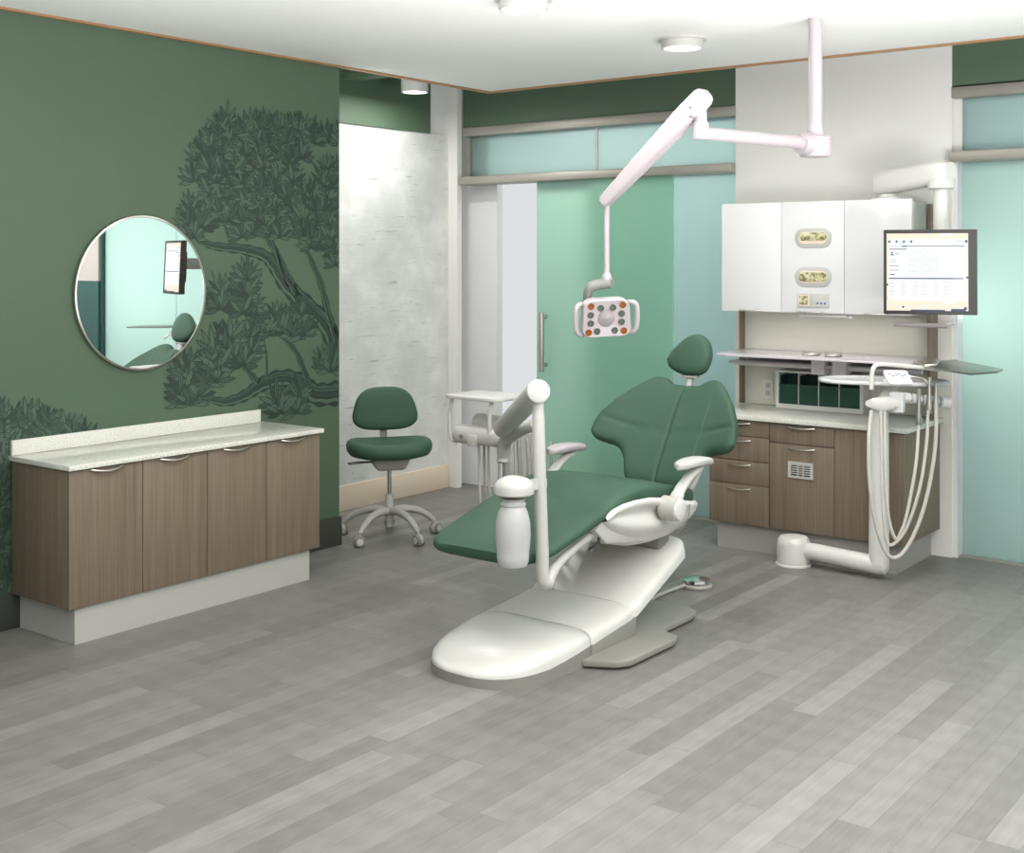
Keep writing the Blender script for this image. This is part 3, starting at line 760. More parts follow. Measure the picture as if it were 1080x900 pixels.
MB().loft(pad_rings([(.25, .036), (.6, .036), (.85, .032), (.95, .022), (1, .004), (.98, -.018), (.9, -.03), (.3, -.034)], back_pt)).build('backrest', M['green'], st, 70)
d = MB(); d.tube(smooth_path([S(0, -.225, .86), S(0, -.235, .74), S(0, -.22, .6), S(0, -.15, .495), S(0, -.05, .485)], 5), .034, 12, flat=.35); d.build('back_support', M['grey'], st)
d = MB(); d.box(-.13, .13, -.12, .12, .455, .535, .02)
for v in d.b.verts:
    k = .7+.3*((v.co.z-.455)/.08); v.co = S(v.co.x*k, v.co.y*k, v.co.z)
d.build('mechanism', M['grey'], st)
for y_, z_ in ((.05, .512), (-.04, .502)):
    MB().tube(smooth_path([S(.06, y_, z_), S(.18, y_+.02, z_+.004), S(.275, y_+.05, z_+.002)], 4), [.008]*5+[.011]*3+[.012], 10, flat=.6).build('lever', M['dgrey'], st)
MB().rod(V(SX, SY, .27), V(SX, SY, .47), .015, 20).build('piston', M['chrome'], st)
d = MB(); d.lathe((SX, SY, 0), [(0, .07), (.024, .07), (.026, .08), (.03, .16), (.034, .17), (.034, .2), (.029, .21), (.027, .29), (0, .29)], 28); d.build('column', M['grey'], st)
for k in range(5):
    a = ang0 + 2*PI*k/5; dx, dy_ = math.cos(a), math.sin(a)
    q = lambda r, z: V(SX+dx*r, SY+dy_*r, z)
    lg = MB().tube(smooth_path([q(.015, .175), q(.10, .185), q(.2, .165), q(.28, .12), q(.315, .085)], 4), [.027]*5+[.024]*4+[.021]*4+[.017]*4, 12).build('leg', M['grey'], st)
    cs = MB(); cz = .036
    cs.mat(M['offwhite']).rod(q(.318, .06), q(.318, .092), .008, 10)
    th = a + .9 + k*.7; ex = V(math.cos(th), math.sin(th), 0)
    cen = q(.325, cz)
    for s_ in (-1, 1):
        cs.mat(M['dgrey']).lathe(cen+ex*s_*.012, [(0, 0), (.03, 0), (.0345, .003), (.0345, .015), (.03, .018)], 24, ex*s_)
        cs.mat(M['offwhite']).lathe(cen+ex*s_*.028, [(0, .001), (.022, .001), (.021, .003), (0, .004)], 20, ex*s_)
    cs.mat(M['grey']).lathe(cen-ex*.011, [(0, 0), (.037, 0), (.037, .022), (0, .022)], 24, ex)
    cs.build('castor', None, st)

# ================================================================== overhead treatment light
hp_ = atD(860, 152, 6.4)
ol = empty('treatment_light', (hp_.x, hp_.y, ZC), 'pale jointed treatment light hanging from the ceiling above the chair', 'dental light')
MB().tube([V(hp_.x, hp_.y, 2.5), V(hp_.x, hp_.y, ZC-.001)], .036, 24).build('ceiling_pole', M['lilac'], ol)
el = atD(739, 139, 5.83); rr_ = V(el.x-hp_.x, el.y-hp_.y, 0).normalized()
hz = 1.85+(HY-151)*6.4/FPX
d = MB(); d.lathe((hp_.x, hp_.y, hz), [(0, -.075), (.075, -.072), (.082, -.06), (.082, .02), (.078, .03), (.05, .032), (.042, .06), (.04, .1), (0, .1)], 32)
d.tube([V(hp_.x, hp_.y, hz-.01), V(hp_.x, hp_.y, hz-.01)+rr_*.13], [.068, .05], 20)
d.build('pole_joint', M['lilac'], ol)
d = MB(); d.tube([V(hp_.x, hp_.y, hz-.005)+rr_*.1, V(el.x, el.y, hz-.005)-rr_*.0], [.034, .031], 20); d.build('horizontal_arm', M['lilac'], ol)
d = MB(); d.lathe((el.x, el.y, hz), [(0, -.036), (.036, -.036), (.038, -.03), (.038, .04), (.03, .05), (.028, .10), (0, .1)], 24)
top = atD(744, 108, 5.83); el2 = atD(741, 122, 5.83)
d.build('elbow', M['lilac'], ol)
lo_ = atD(637, 214, 6.2)
up_ = atD(741, 103, 5.80); ax = (lo_-up_).normalized()
sdv = ax.cross(V(0, 0, 1)).normalized(); upv = sdv.cross(ax).normalized()
rings = []
for t, w, h_ in ((-.04, .03, .024), (-.028, .036, .036), (.0, .040, .044), (.15, .041, .048), (.6, .034, .040), (.95, .028, .032), (1.0, .024, .026), (1.012, .014, .014)):
    cpt = up_ + (lo_-up_)*t
    rings.append([cpt + sdv*q.x + upv*q.z for q in sring(0, 0, 0, w, h_, 6, 32)])
d = MB().loft(rings); ba = d.build('spring_arm', M['lilac'], ol)
vw = (EYEV-up_).normalized()
for u_, v_ in ((733.5, 114.5), (734, 124), (641, 217.0)):
    pz = atD(u_, v_, 5.83 if u_ > 700 else 6.2); axn = sdv if sdv.dot(vw) > 0 else -sdv
    MB().rod(pz+axn*.02, pz+axn*.045, .006, 10).build('screw', M['dgrey'], ba)
rb = atD(640, 290, 6.2)
rt = V(rb.x, rb.y, lo_.z-.01)
MB().tube([rt, V(rb.x, rb.y, rb.z)], .0135, 16).build('drop_rod', M['lilac'], ol)
d = MB(); d.lathe(rb, [(0, -.03), (.025, -.03), (.027, -.02), (.022, .0), (.018, .01), (0, .012)], 24)
d.build('collar', M['lilac'], ol)
# yoke
yk_ = MB(); c1 = atD(641, 299, 6.2); c2 = atD(623, 303, 6.17); c3 = atD(619, 318, 6.2); c4 = atD(617, 337, 6.24)
yk_.tube(smooth_path([c1+V(.02, .01, 0), c1, c2, c3, c4], 5), [.02]+[.034]*5+[.036]*5+[.03]*5+[.018]*5, 14, flat=.75)
yk_.build('yoke', M['dgrey'], ol)
# head: plate facing the camera side, tilted down
hc_ = atD(639, 335, 6.12)
fN = (V(-_F[0], -_F[1], 0)*1.0 + V(_R[0], _R[1], 0)*.16 + V(0, 0, -.22)).normalized()
fX = V(0, 0, 1).cross(fN).normalized(); fZ = fN.cross(fX).normalized()
fX2 = (fX*math.cos(.05)+fZ*math.sin(.05)); fZ = fN.cross(fX2); fX = fX2
def H(x, z, n): return hc_ + fX*x + fZ*z + fN*n
d = MB(); rings = []
for s_, n_ in ((.6, -.075), (.9, -.07), (.97, -.05), (1, -.02), (1, .012), (.985, .02), (.95, .024), (.9, .022), (.2, .018)):
    rings.append([H(q[0]*s_*(1-.06*(q[1]/.1)), q[1]*s_, n_) for q in rrect(.244, .19, .045, 6)])
d.loft(rings); hdn = d.build('lamp_head', M['lilac'], ol, 45)
lp = [(-.08, .066, 1), (.08, .066, 1), (-.092, -.066, 1), (.086, -.066, 1), (-.032, .055, 0), (.03, .055, 0), (-.082, .022, 0), (.074, .022, 0), (-.082, -.02, 0), (.074, -.02, 0), (-.05, -.062, 0), (.04, -.062, 0)]
for x, z, am in lp:
    d = MB(); c_ = H(x, z, .021); d.lathe(c_, [(0, 0), (.0155, 0), (.0165, .002), (.0165, .005), (.0145, .005), (.012, .001), (0, .0005)], 20, fN)
    o_ = d.build('lens', M['amber' if am else 'lens'], hdn)
    if am: o_['label'] = 'amber corner lens'
d = MB(); d.lathe(H(-.003, 0, .019), [(0, 0), (.042, 0), (.04, .004), (.03, .008), (0, .011)], 28, fN); d.build('sensor_dome', M['sensor'], hdn)
for s_ in (-1, 1):
    d = MB(); d.tube(smooth_path([H(s_*.115, .062, -.03), H(s_*.132, .072, .0), H(s_*.152, .058, .012), H(s_*.157, 0, .014), H(s_*.150, -.06, .012), H(s_*.128, -.082, 0), H(s_*.10, -.082, -.02)], 5), .0125, 12)
    d.build('handle', M['lilac'], hdn)

# ================================================================== right-hand cabinetry
YF = 7.10
def drawer_unit():
    e = empty('drawer_cabinet', (-3.61, 7.4, 0), 'brown base cabinet with four drawers behind the chair back', 'cabinet')
    MB().box(-3.82, -3.4015, YF+.02, 7.72, .172, .835, .002).build('body', M['brown'], e)
    MB().box(-3.78, -3.4015, YF+.035, 7.72, 0, .172).build('plinth', M['kick2'], e)['label'] = 'grey plinth'
    for z0, z1 in ((.172, .420), (.424, .572), (.576, .726), (.730, .835)):
        d = MB().box(-3.82, -3.403, YF, YF+.0195, z0, z1, .002).build('drawer', M['brown'], e)
        hb = MB(); arc_handle(hb, (-3.69, YF-.001, z1-.022), (-3.53, YF-.001, z1-.022), (0, -.02, 0), .0048, .006)
        hb.build('handle', M['steel'], d)['label'] = 'slim bowed steel handle'
drawer_unit()
e = empty('vented_cabinet', (-3.19, 7.4, 0), 'brown base cabinet with one drawer over a vented door', 'cabinet')
MB().box(-3.4005, -2.975, YF+.02, 7.72, .172, .835, .002).build('body', M['brown'], e)
MB().box(-3.4005, -2.975, YF+.035, 7.72, 0, .172).build('plinth', M['kick2'], e)['label'] = 'grey plinth'
for nm, z0, z1 in (('door', .172, .706), ('drawer', .71, .835)):
    d = MB().box(-3.399, -2.976, YF, YF+.0195, z0, z1, .002).build(nm, M['brown'], e)
    hb = MB(); arc_handle(hb, (-3.27, YF-.001, z1-.02), (-3.10, YF-.001, z1-.02), (0, -.02, 0), .0048, .006)
    hb.build('handle', M['steel'], d)['label'] = 'slim bowed steel handle'
    if nm == 'door':
        v = MB(); x0, x1, z0, z1 = -3.272, -3.108, .503, .603
        v.mat(M['black']).box(x0+.01, x1-.01, YF-.002, YF-.0005, z0+.01, z1-.01)
        v.mat(M['offwhite'])
        v.box(x0, x1, YF-.008, YF-.0005, z0, z0+.014); v.box(x0, x1, YF-.008, YF-.0005, z1-.014, z1); v.box(x0, x0+.018, YF-.008, YF-.0005, z0+.014, z1-.014); v.box(x1-.018, x1, YF-.008, YF-.0005, z0+.014, z1-.014)
        for k in range(5): v.box(x0+.018, x1-.018, YF-.006, YF-.002, z0+.024+k*.0135, z0+.030+k*.0135)
        for k in range(2): v.box(x0+.062+k*.035, x0+.068+k*.035, YF-.0075, YF-.0025, z0+.014, z1-.014)
        v.build('vent_grille', None, d)['label'] = 'white slatted vent grille'
e = empty('corner_cabinet', (-2.76, 7.4, 0), 'brown single-door base cabinet behind the hanging hoses', 'cabinet')
MB().box(-2.974, -2.545, YF+.02, 7.72, .172, .835, .002).build('body', M['brown'], e)
MB().box(-2.974, -2.60, YF+.035, 7.72, 0, .172).build('plinth', M['kick2'], e)['label'] = 'grey plinth'
MB().box(-2.9735, -2.545, YF, YF+.0195, .172, .835, .002).build('door', M['brown'], e)
co = MB().box(-3.84, -2.52, YF-.025, 7.7285, .8355, .866, .003).build('countertop', M['quartz'])
tag(co, 'white stone countertop on the drawer cabinets behind the chair', 'countertop')
# tower: two brown end panels with a beige back
tw = empty('back_panel', (-3.2, 7.7, .866), 'beige backing panel with brown end strips between counter and wall cabinet', 'panel')
MB().box(-3.868, -2.585, 7.70, 7.729, .867, 2.19).build('back_board', M['backpanel'], tw)
for x0, x1 in ((-3.893, -3.869), (-2.584, -2.56)):
    MB().box(x0, x1, 7.60 if x0 > -3 else 7.66, 7.729, .867, 2.19, .001).build('end_strip', M['brown'], tw)
# wall cabinet
YU = 7.35
uc = empty('wall_cabinet', (-3.22, 7.5, 1.51), 'white three-door wall cabinet with two glove dispenser windows', 'cabinet')
MB().box(-3.86, -2.587, YU+.02, 7.60, 1.512, 2.2, .002).build('body', M['kick'], uc)
xd = [-3.862, -3.436, -3.014, -2.59]
for i in range(3):
    d = MB().box(xd[i]+.0015, xd[i+1]-.0015, YU, YU+.0195, 1.51, 2.215, .002).build('door', M['white2'], uc)
    hb = MB(); hb.tube(smooth_path([V(xd[i]+.13 if i != 1 else xd[i]+.10, YU-.001, 1.518), V(xd[i]+.15, YU-.014, 1.514), V(xd[i]+.26, YU-.014, 1.514), V(xd[i]+.28, YU-.001, 1.518)], 4), .005, 8)
    hb.build('handle', M['steel'], d)
    if i == 1:
        for zc in (1.985, 1.738):
            pl = MB(); x_c = -3.218
            pl.prism([V(x_c+q[0], YU-.0005, zc+q[1]) for q in rrect(.245, .122, .06, 10)], (0, -.006, 0), .002)
            po = pl.build('dispenser_plate', M['ovalgrey'], d)
            pl = MB(); zo = .008 if zc > 1.9 else 0
            pl.mat(M['cream']).prism([V(x_c+q[0], YU-.007, zc+q[1]) for q in rrect(.192, .076, .037, 10)], (0, -.0015, 0))
            pl.mat(M['gloves']).prism([V(x_c+q[0], YU-.009, zc+zo+q[1]) for q in rrect(.184, .058 if zc < 1.9 else .05, .024, 10)], (0, -.004, 0), .0012)
            pl.build('glove_window', None, po)['label'] = 'beige glove opening'
        cp = MB(); cp.mat(M['offwhite']).box(-3.324, -3.112, YU-.008, YU-.0005, 1.545, 1.632, .002)
        cp.mat(M['cream']).box(-3.315, -3.243, YU-.0095, YU-.0075, 1.555, 1.623)
        cp.mat(M['gloves']).box(-3.308, -3.25, YU-.011, YU-.009, 1.562, 1.617)
        for k in range(3): cp.mat(M['blue']).lathe(V(-3.186+k*.024, YU-.0075, 1.572), [(0, 0), (.0065, 0), (.006, .003), (0, .004)], 12, (0, -1, 0))
        for k in range(5): cp.mat(M['grey']).box(-3.231, -3.222, YU-.009, YU-.0075, 1.56+k*.0125, 1.566+k*.0125)
        cp.build('control_panel', None, d)['label'] = 'small control panel with display and three blue buttons'
d = MB(); d.box(-3.32, -3.01, YU+.02, YU+.06, 1.486, 1.495, .002); d.rod(V(-3.0, YU+.04, 1.49), V(-2.975, YU+.04, 1.49), .012, 12)
for x in (-3.3, -3.03): d.box(x-.006, x+.006, YU+.03, YU+.05, 1.494, 1.5119)
d.build('pull_out_rail', M['white2'], uc)
# bar under the monitor
bar = MB(); bar.tube([V(-2.72, 7.40, 1.452), V(-2.71, 7.40, 1.452), V(-2.40, 7.40, 1.452), V(-2.39, 7.40, 1.452)], [.008, .014, .014, .008], 14)
bar.rod(V(-2.46, 7.405, 1.452), V(-2.46, 7.729, 1.452), .01, 10)
tag(bar.build('support_bar', M['lilac']), 'slim pale horizontal bar under the monitor', 'bar')

# pale shelf with two rings
sf = empty('shelf', (-3.15, 7.45, 1.2), 'pale translucent shelf with two steel rings above the green bins', 'shelf')
d = MB(); zsf = 1.226
d.prism([V(-3.80, 7.17, zsf), V(-3.72, 7.14, zsf), V(-3.1, 7.17, zsf), V(-2.52, 7.17, zsf), V(-2.52, 7.59, zsf), V(-2.59, 7.59, zsf), V(-2.59, 7.695, zsf), V(-3.865, 7.695, zsf), V(-3.865, 7.3, zsf)], (0, 0, .014), .003)
d.build('shelf_top', M['shelfgrey'], sf)
d = MB(); d.box(-3.84, -2.60, 7.40, 7.6995, 1.16, 1.178, .004); d.tube([V(-3.80, 7.42, 1.166), V(-3.18, 7.42, 1.166)], .016, 14); d.tube([V(-3.07, 7.42, 1.166), V(-2.55, 7.42, 1.166)], .016, 14)
d.build('lower_ledge', M['shelfgrey'], sf)
d = MB()
for x0 in (-3.24, -3.10): d.box(x0, x0+.09, 7.36, 7.46, 1.12, 1.2265, .006)
d.box(-3.2, -3.05, 7.46, 7.698, 1.13, 1.2265, .004)
d.build('centre_bracket', M['shelfgrey'], sf)
for x0 in (-3.235, -3.09):
    d = MB(); pts = [V(x0+.052*math.cos(2*PI*k/24), 7.36+.052*math.sin(2*PI*k/24), zsf+.0165) for k in range(24)]
    rings = []
    for k in range(25):
        a = 2*PI*k/24; rings.append([V(x0+(.048+.007*math.cos(b))*math.cos(a), 7.36+(.048+.007*math.cos(b))*math.sin(a), zsf+.0215+.007*math.sin(b)) for b in [2*PI*j/8 for j in range(8)]])
    d.loft(rings, cap=False); d.build('ring', M['steel'], sf)
# socket and bins
so = empty('wall_socket', (-3.64, 7.69, .97), 'white double wall socket above the counter', 'socket')
MB().box(-3.73, -3.655, 7.691, 7.6995, .905, 1.035, .003).build('plate', M['white2'], so)
for zc in (.945, .995):
    d = MB(); d.mat(M['offwhite']).box(-3.712, -3.673, 7.687, 7.692, zc-.018, zc+.018, .003); d.mat(M['dgrey']).box(-3.70, -3.697, 7.686, 7.688, zc-.006, zc+.008); d.box(-3.688, -3.685, 7.686, 7.688, zc-.006, zc+.008)
    d.build('outlet', None, so)
og = empty('storage_organizer', (-3.25, 7.6, .866), 'white framed organizer with four dark green bins on the right counter', 'organizer')
d = MB(); x0, x1, z0, z1 = -3.575, -2.975, .867, 1.115
for b_ in ((x0, x1, 7.56, 7.6995, z0, z0+.03), (x0, x1, 7.56, 7.6995, z1-.012, z1), (x0, x0+.022, 7.56, 7.6995, z0+.03, z1-.012), (x1-.022, x1, 7.56, 7.6995, z0+.03, z1-.012), (x0+.022, x1-.022, 7.69, 7.6995, z0+.03, z1-.012)): d.box(*b_)
xs = [x0+.022+(x1-x0-.044)*k/4 for k in range(5)]
for k in (1, 2, 3): d.box(xs[k]-.002, xs[k]+.002, 7.56, 7.69, z0+.03, z1-.012)
d.build('frame', M['white'], og)
for k in range(4):
    d = MB(); a_, b_ = xs[k]+.004, xs[k+1]-.004
    d.box(a_, b_, 7.565, 7.572, z0+.031, z0+.15); d.box(a_, b_, 7.68, 7.688, z0+.031, z1-.02); d.box(a_, a_+.004, 7.572, 7.68, z0+.031, z1-.03); d.box(b_-.004, b_, 7.572, 7.68, z0+.031, z1-.03); d.box(a_, b_, 7.572, 7.68, z0+.031, z0+.036); d.box(a_, b_, 7.558, 7.566, z0+.148, z0+.162, .002)
    d.build('bin', M['greenbin'], og)['label'] = 'dark green bin'

# monitor and its arm
ma = empty('monitor_mount', (-2.75, 7.45, 2.215), 'white swivel monitor arm on top of the wall cabinet', 'monitor arm')
d = MB(); d.lathe((-2.77, 7.46, 2.2005), [(0, 0), (.1, 0), (.11, .006), (.11, .024), (.1, .03), (.06, .032), (.055, .05), (0, .05)], 32); d.build('base', M['white'], ma)
TX, TY = -2.41, 7.33
rings = []
pa, pb = V(-2.80, 7.47, 2.325), V(TX, TY, 2.362); dv = (pb-pa); 
nrmv = V(-dv.y, dv.x, 0).normalized()
for t, w, hh in ((-.09, .04, .05), (-.07, .075, .07), (0, .085, .078), (.5, .083, .074), (.95, .08, .072), (1.08, .07, .065), (1.16, .045, .05)):
    cpt = pa+dv*t
    rings.append([cpt+nrmv*q.x+V(0, 0, q.z) for q in sring(0, 0, 0, w, hh, 3.5, 28)])
d = MB().loft(rings); d.build('upper_arm', M['white'], ma)
d = MB(); d.lathe((TX, TY, 0), [(.072, 2.325), (.078, 2.318), (.078, 2.27), (.066, 2.262), (.0, 2.262)][::-1], 32); d.tube([V(TX, TY, 1.80), V(TX, TY, 2.30)], .043, 24); d.build('drop_tube', M['white'], ma)
MB().box(TX-.03, TX+.05, 6.975, TY-.03, 1.76, 1.86, .008).build('bracket', M['dgrey'], ma)
mn = empty('monitor', (-2.38, 7.2, 1.78), 'flat charcoal-framed monitor showing a patient records screen', 'monitor')
A, B_ = atD(932, 243, 6.98), atD(1031, 241, 6.84)
A, B_ = V(A.x, A.y, 0), V(B_.x, B_.y, 0)
mx = (B_-A).normalized(); W_ = (B_-A).length; mN = V(mx.y, -mx.x, 0)   # towards the room
z1_ = 1.85+(HY-242)*6.91/FPX; z0_ = 1.85+(HY-332)*6.91/FPX; Hh = z1_-z0_
tilt = -.045
mZ = (V(0, 0, 1)+mN*tilt).normalized()
def S2(x, z, n): return A + V(0, 0, z0_) + mx*x + mZ*z + mN*n
d = MB()
d.prism([S2(W_/2, Hh/2, -.05)+mx*q[0]+mZ*q[1] for q in rrect(W_, Hh, .006, 3)], mN*.05, .003)
d.prism([S2(W_/2, Hh/2, -.09)+mx*q[0]+mZ*q[1] for q in rrect(W_*.6, Hh*.6, .03, 4)], mN*.042, .006)
d.build('casing', M['bezel'], mn)
# screen content measured as fractions of the lit screen (x right, y down)
sx0, sx1, sy0, sy1 = W_*.032, W_*.905, Hh*.045, Hh*.955
scm = {k: glow('screen_'+k, c_, s_*.82, .04) for k, c_, s_ in (('white', (250, 252, 254), .78), ('peach', (252, 230, 208), .78), ('navy', (50, 84, 130), .7), ('teal', (44, 120, 140), .7), ('grey', (150, 152, 158), .7), ('pale', (206, 222, 232), .75), ('text', (176, 182, 192), .72))}
sn = MB(); lay = [0]
def SR(mname, x0, y0, x1, y1, n=.0012):
    sn.mat(scm[mname])
    X0, X1 = sx0+(sx1-sx0)*x0, sx0+(sx1-sx0)*x1; Z0, Z1 = sy1-(sy1-sy0)*y1, sy1-(sy1-sy0)*y0
    sn.quad([S2(X0, Z0, n), S2(X1, Z0, n), S2(X1, Z1, n), S2(X0, Z1, n)])
def SD(mname, cx_, cy_, r, n=.0018):
    sn.mat(scm[mname]); X, Z = sx0+(sx1-sx0)*cx_, sy1-(sy1-sy0)*cy_
    sn.quad([S2(X+r*math.cos(2*PI*k/14), Z+r*math.sin(2*PI*k/14), n) for k in range(14)])
SR('peach', 0, 0, 1, 1, .0006); SR('white', .03, .075, .97, .87); SR('white', .66, .0, .80, .04)
for x in (.035, .125, .215, .305): SD('teal', x, .105, .0075)
SR('navy', .16, .125, .21, .132, .002); SD('navy', .975, .105, .008); SR('pale', .86, .09, .95, .115, .0016)
SR('pale', .03, .155, .19, .175, .0016); SR('navy', .19, .158, .25, .175, .0018); SR('grey', .25, .158, .95, .172, .0016); SD('grey', .945, .165, .005)
SR('grey', .03, .195, .25, .212, .0016); SR('pale', .27, .198, .34, .206, .0016); SR('text', .45, .2, .5, .206, .0016)
SD('teal', .068, .25, .0058); SR('teal', .045, .268, .092, .285, .0016); SR('text', .10, .25, .155, .262, .0016); SR('text', .10, .268, .15, .276, .0016)
for y0 in (.34, .365, .41, .42, .46, .475): SR('text', .035, y0, .035+(.08 if y0 < .4 else .12), y0+.009, .0016)
SR('navy', .04, .525, .10, .54, .0016)
for gx0, gx1 in ((.265, .435), (.455, .635)):
    for gy in (.245, .30, .335, .43, .475, .515):
        for k in range(5):
            SR('pale', gx0+(gx1-gx0)*k/5+.006, gy, gx0+(gx1-gx0)*(k+1)/5-.004, gy+(.014 if gy not in (.335, .475) else .022), .0016)
    SR('text', gx0, .40, gx0+.09, .407, .0016)
SR('navy', .03, .575, .94, .592, .0016); SR('grey', .82, .578, .94, .59, .0018)
for r_ in range(6):
    y0 = .62+r_*.033
    for x0, w_ in ((.035, .06), (.185, .055), (.34, .035), (.435, .04), (.595, .03), (.705, .05)):
        if r_ or x0 < 2: SR('text' if r_ % 2 else 'grey', x0, y0, x0+w_*(.8+.2*((r_*7) % 3)/2), y0+.007, .0016)
    SR('pale', .03, y0+.018, .95, y0+.0195, .0016)
SD('white', .735, .02, .0095, .0014); SR('text', .71, .018, .76, .026, .002); SR('white', .68, .885, .84, .91, .0014); SR('text', .745, .892, .775, .899, .002)
SD('white', .20, .965, .011, .0014); SD('navy', .205, .955, .0068); SD('white', .455, .96, .012, .0014); SD('pale', .455, .957, .007)
SR('navy', .30, .985, .72, 1.0, .0016); SR('navy', .79, .972, .97, 1.0, .0016); SD('navy', .965, .965, .0085, .002)
SD('navy', .005, .665, .007); SR('text', .005, .82, .012, .85, .0016); SD('navy', .985, .57, .0065); SR('white', .965, .06, .985, .90, .001)
sn.build('screen', None, mn, recalc=False)['label'] = 'bright records screen with peach border'

# ================================================================== assistant's pedestal
ap = empty('assistant_pedestal', (-3.19, 6.98, 0), 'white floor pedestal with boom, post, tray and hanging hoses beside the drawers', 'dental pedestal')
bx, by = -3.185, 6.985
d = MB(); d.lathe((bx, by, 0), [(0, 0), (.107, 0), (.107, .008), (.094, .012), (.094, .018), (.098, .02), (.098, .125), (.095, .15), (.082, .168), (.05, .176), (0, .177)], 40); d.build('floor_base', M['white'], ap)
px, py = -2.642, 6.955
d = MB(); d.tube([V(bx+.05, by, .098), V(bx+.15, by-.008, .096), V(px-.08, py, .085), V(px-.0, py, .083), V(px+.035, py, .083), V(px+.05, py, .083)], [.045, .05, .053, .055, .05, .03], 20); d.build('boom', M['white'], ap)
d = MB(); d.tube([V(px, py, .09), V(px, py, .6), V(px, py, .97)], [.058, .056, .054], 24); d.build('post', M['white'], ap)
# holder cluster on the post
d = MB()
d.loft([[atD(918+i*5, 427-abs(i-2)*.6, 6.98)+V(q.x*.6, q.y, q.z) for q in sring(0, 0, 0, .05, r_, 2.4, 20)] for i, r_ in enumerate((.02, .036, .042, .042, .038, .025))])
d.build('handpiece_holder', M['white'], ap)
d = MB(); a_ = atD(946, 425, 7.0); d.box(a_.x-.04, a_.x+.04, a_.y-.02, a_.y+.03, a_.z-.055, a_.z+.06, .008); d.build('holder_plate', M['white2'], ap)
b0, b1 = atD(948, 419, 7.02), atD(1000, 425, 7.05)
d = MB(); d.tube([b0, b1], .014, 12); d.build('holder_bar', M['grey'], ap)
for k, (t0, t1) in enumerate(((.03, .22), (.26, .44), (.5, .64), (.68, .78), (.84, 1.03))):
    d = MB(); q0, q1 = b0+(b1-b0)*t0, b0+(b1-b0)*t1; m_ = (q1-q0)*.06
    d.tube([q0, q0+m_, q1-m_, q1], [.024, .030, .030, .024] if k < 4 else [.027, .036, .036, .026], 20); d.build('holder_ring', M['white2'], ap)
# suction handpieces (steel) in the rings
for u_, v0_, v1_ in ((969, 410, 449), (980, 398, 436), (987, 404, 434)):
    d = MB(); t_, b_ = atD(u_, v0_, 6.99), atD(u_, v1_, 6.99)
    L_ = t_.z-b_.z
    d.tube([b_, b_+V(0, 0, L_*.15), b_+V(0, 0, L_*.4), b_+V(0, 0, L_*.75), t_], [.017, .02, .011, .010, .013], 14); d.build('suction_handpiece', M['steel'], ap)
d = MB(); a0, a1 = atD(960, 397, 7.0), atD(979, 406, 6.99)
d.tube(smooth_path([a0+V(-.03, 0, .01), a0, atD(972, 399, 7.0), a1, atD(979, 420, 6.99)], 4), .007, 8); d.build('gooseneck', M['steel'], ap)
for pts, r_ in (([(987.5, 432), (986, 475), (976, 530), (961, 570), (946, 588), (934, 582), (923, 550), (917, 505), (916.5, 460), (919, 434)], .0115),
                ([(979, 434), (977, 470), (970, 515), (957, 555), (944, 573), (936, 572), (932, 545), (930, 500), (929, 434)], .0095),
                ([(969, 449), (966, 490), (957, 540), (950, 562), (944, 568), (937, 545), (934, 500), (933, 434)], .0095)):
    n_ = len(pts); P_ = [atD(u_, v_, 6.84+.10*abs(2*i/(n_-1)-1)**4*1.2) for i, (u_, v_) in enumerate(pts)]
    MB().tube(smooth_path(P_, 6), r_, 10).build('hose', M['hose_white'], ap)
# handle bar, tray, keypad, side tray
d = MB(); 
d.tube(smooth_path([atD(919, 411, 6.95), atD(919.5, 396, 6.95), atD(922, 387, 6.95), atD(930, 384.5, 6.96), atD(955, 386.5, 7.0), atD(975, 388, 7.04), atD(990, 390, 7.06)], 5), .0125, 14); d.build('grab_bar', M['white'], ap)
tzz = 1.135; tc = atZ(931, 402, tzz)
d = MB(); ol_ = []
n_ = 48
for k in range(n_):
    a = 2*PI*k/n_; ol_.append((.37*math.copysign(abs(math.cos(a))**.85, math.cos(a)), .19*math.copysign(abs(math.sin(a))**.85, math.sin(a))))
ta = .35; rings = []
for s_, zz in ((.5, -.012), (.95, -.012), (.99, -.006), (1, .004), (.985, .012), (.95, .010), (.9, .004), (.3, .003)):
    rings.append([V(tc.x+(x*math.cos(ta)-y*math.sin(ta))*s_, tc.y+(x*math.sin(ta)+y*math.cos(ta))*s_, tzz+zz) for x, y in ol_])
d.loft(rings); d.build('oval_tray', M['white2'], ap)
d = MB(); d.tube([V(px, py, .96), V(px+.03, py+.03, 1.05), V(tc.x+.05, tc.y, tzz-.012)], [.045, .04, .05], 16); d.build('tray_stem', M['white'], ap)
kc = atD(946.5, 400, 6.9)
kN = (V(-_F[0], -_F[1], 0)*.62+V(0, 0, .78)).normalized(); kX = V(_R[0], _R[1], 0); kY = kN.cross(kX).normalized()
d = MB(); d.prism([kc+kX*(q[0]*(1-.0*q[1]))+kY*q[1]+kX*(-.12*q[1]) for q in rrect(.135, .11, .018)], kN*.018, .005); ko = d.build('keypad', M['white2'], ap)
d = MB()
for k in range(6):
    q = kc+kX*(-.042+.017*k)+kY*(.022-.008*((k*5) % 3))+kN*.0185; d.lathe(q, [(0, 0), (.0055, 0), (.005, .0012), (0, .0015)], 10, kN)
d.build('key', M['blue'], ko)
zt_ = 1.236
cor = [atZ(u_, v_, zt_) for u_, v_ in ((985, 390.5), (990, 382.5), (1008, 381.5), (1058, 391.5), (1052, 394), (1024, 396))]
d = MB(); d.prism(cor, (0, 0, .012), .003)
d.build('side_tray', M['traymetal'], ap)['label'] = 'grey metal side tray'
d = MB(); q = [atZ(u_, v_, zt_-.002) for u_, v_ in ((964, 384), (976, 380.5), (992, 382), (988, 388), (975, 388))]
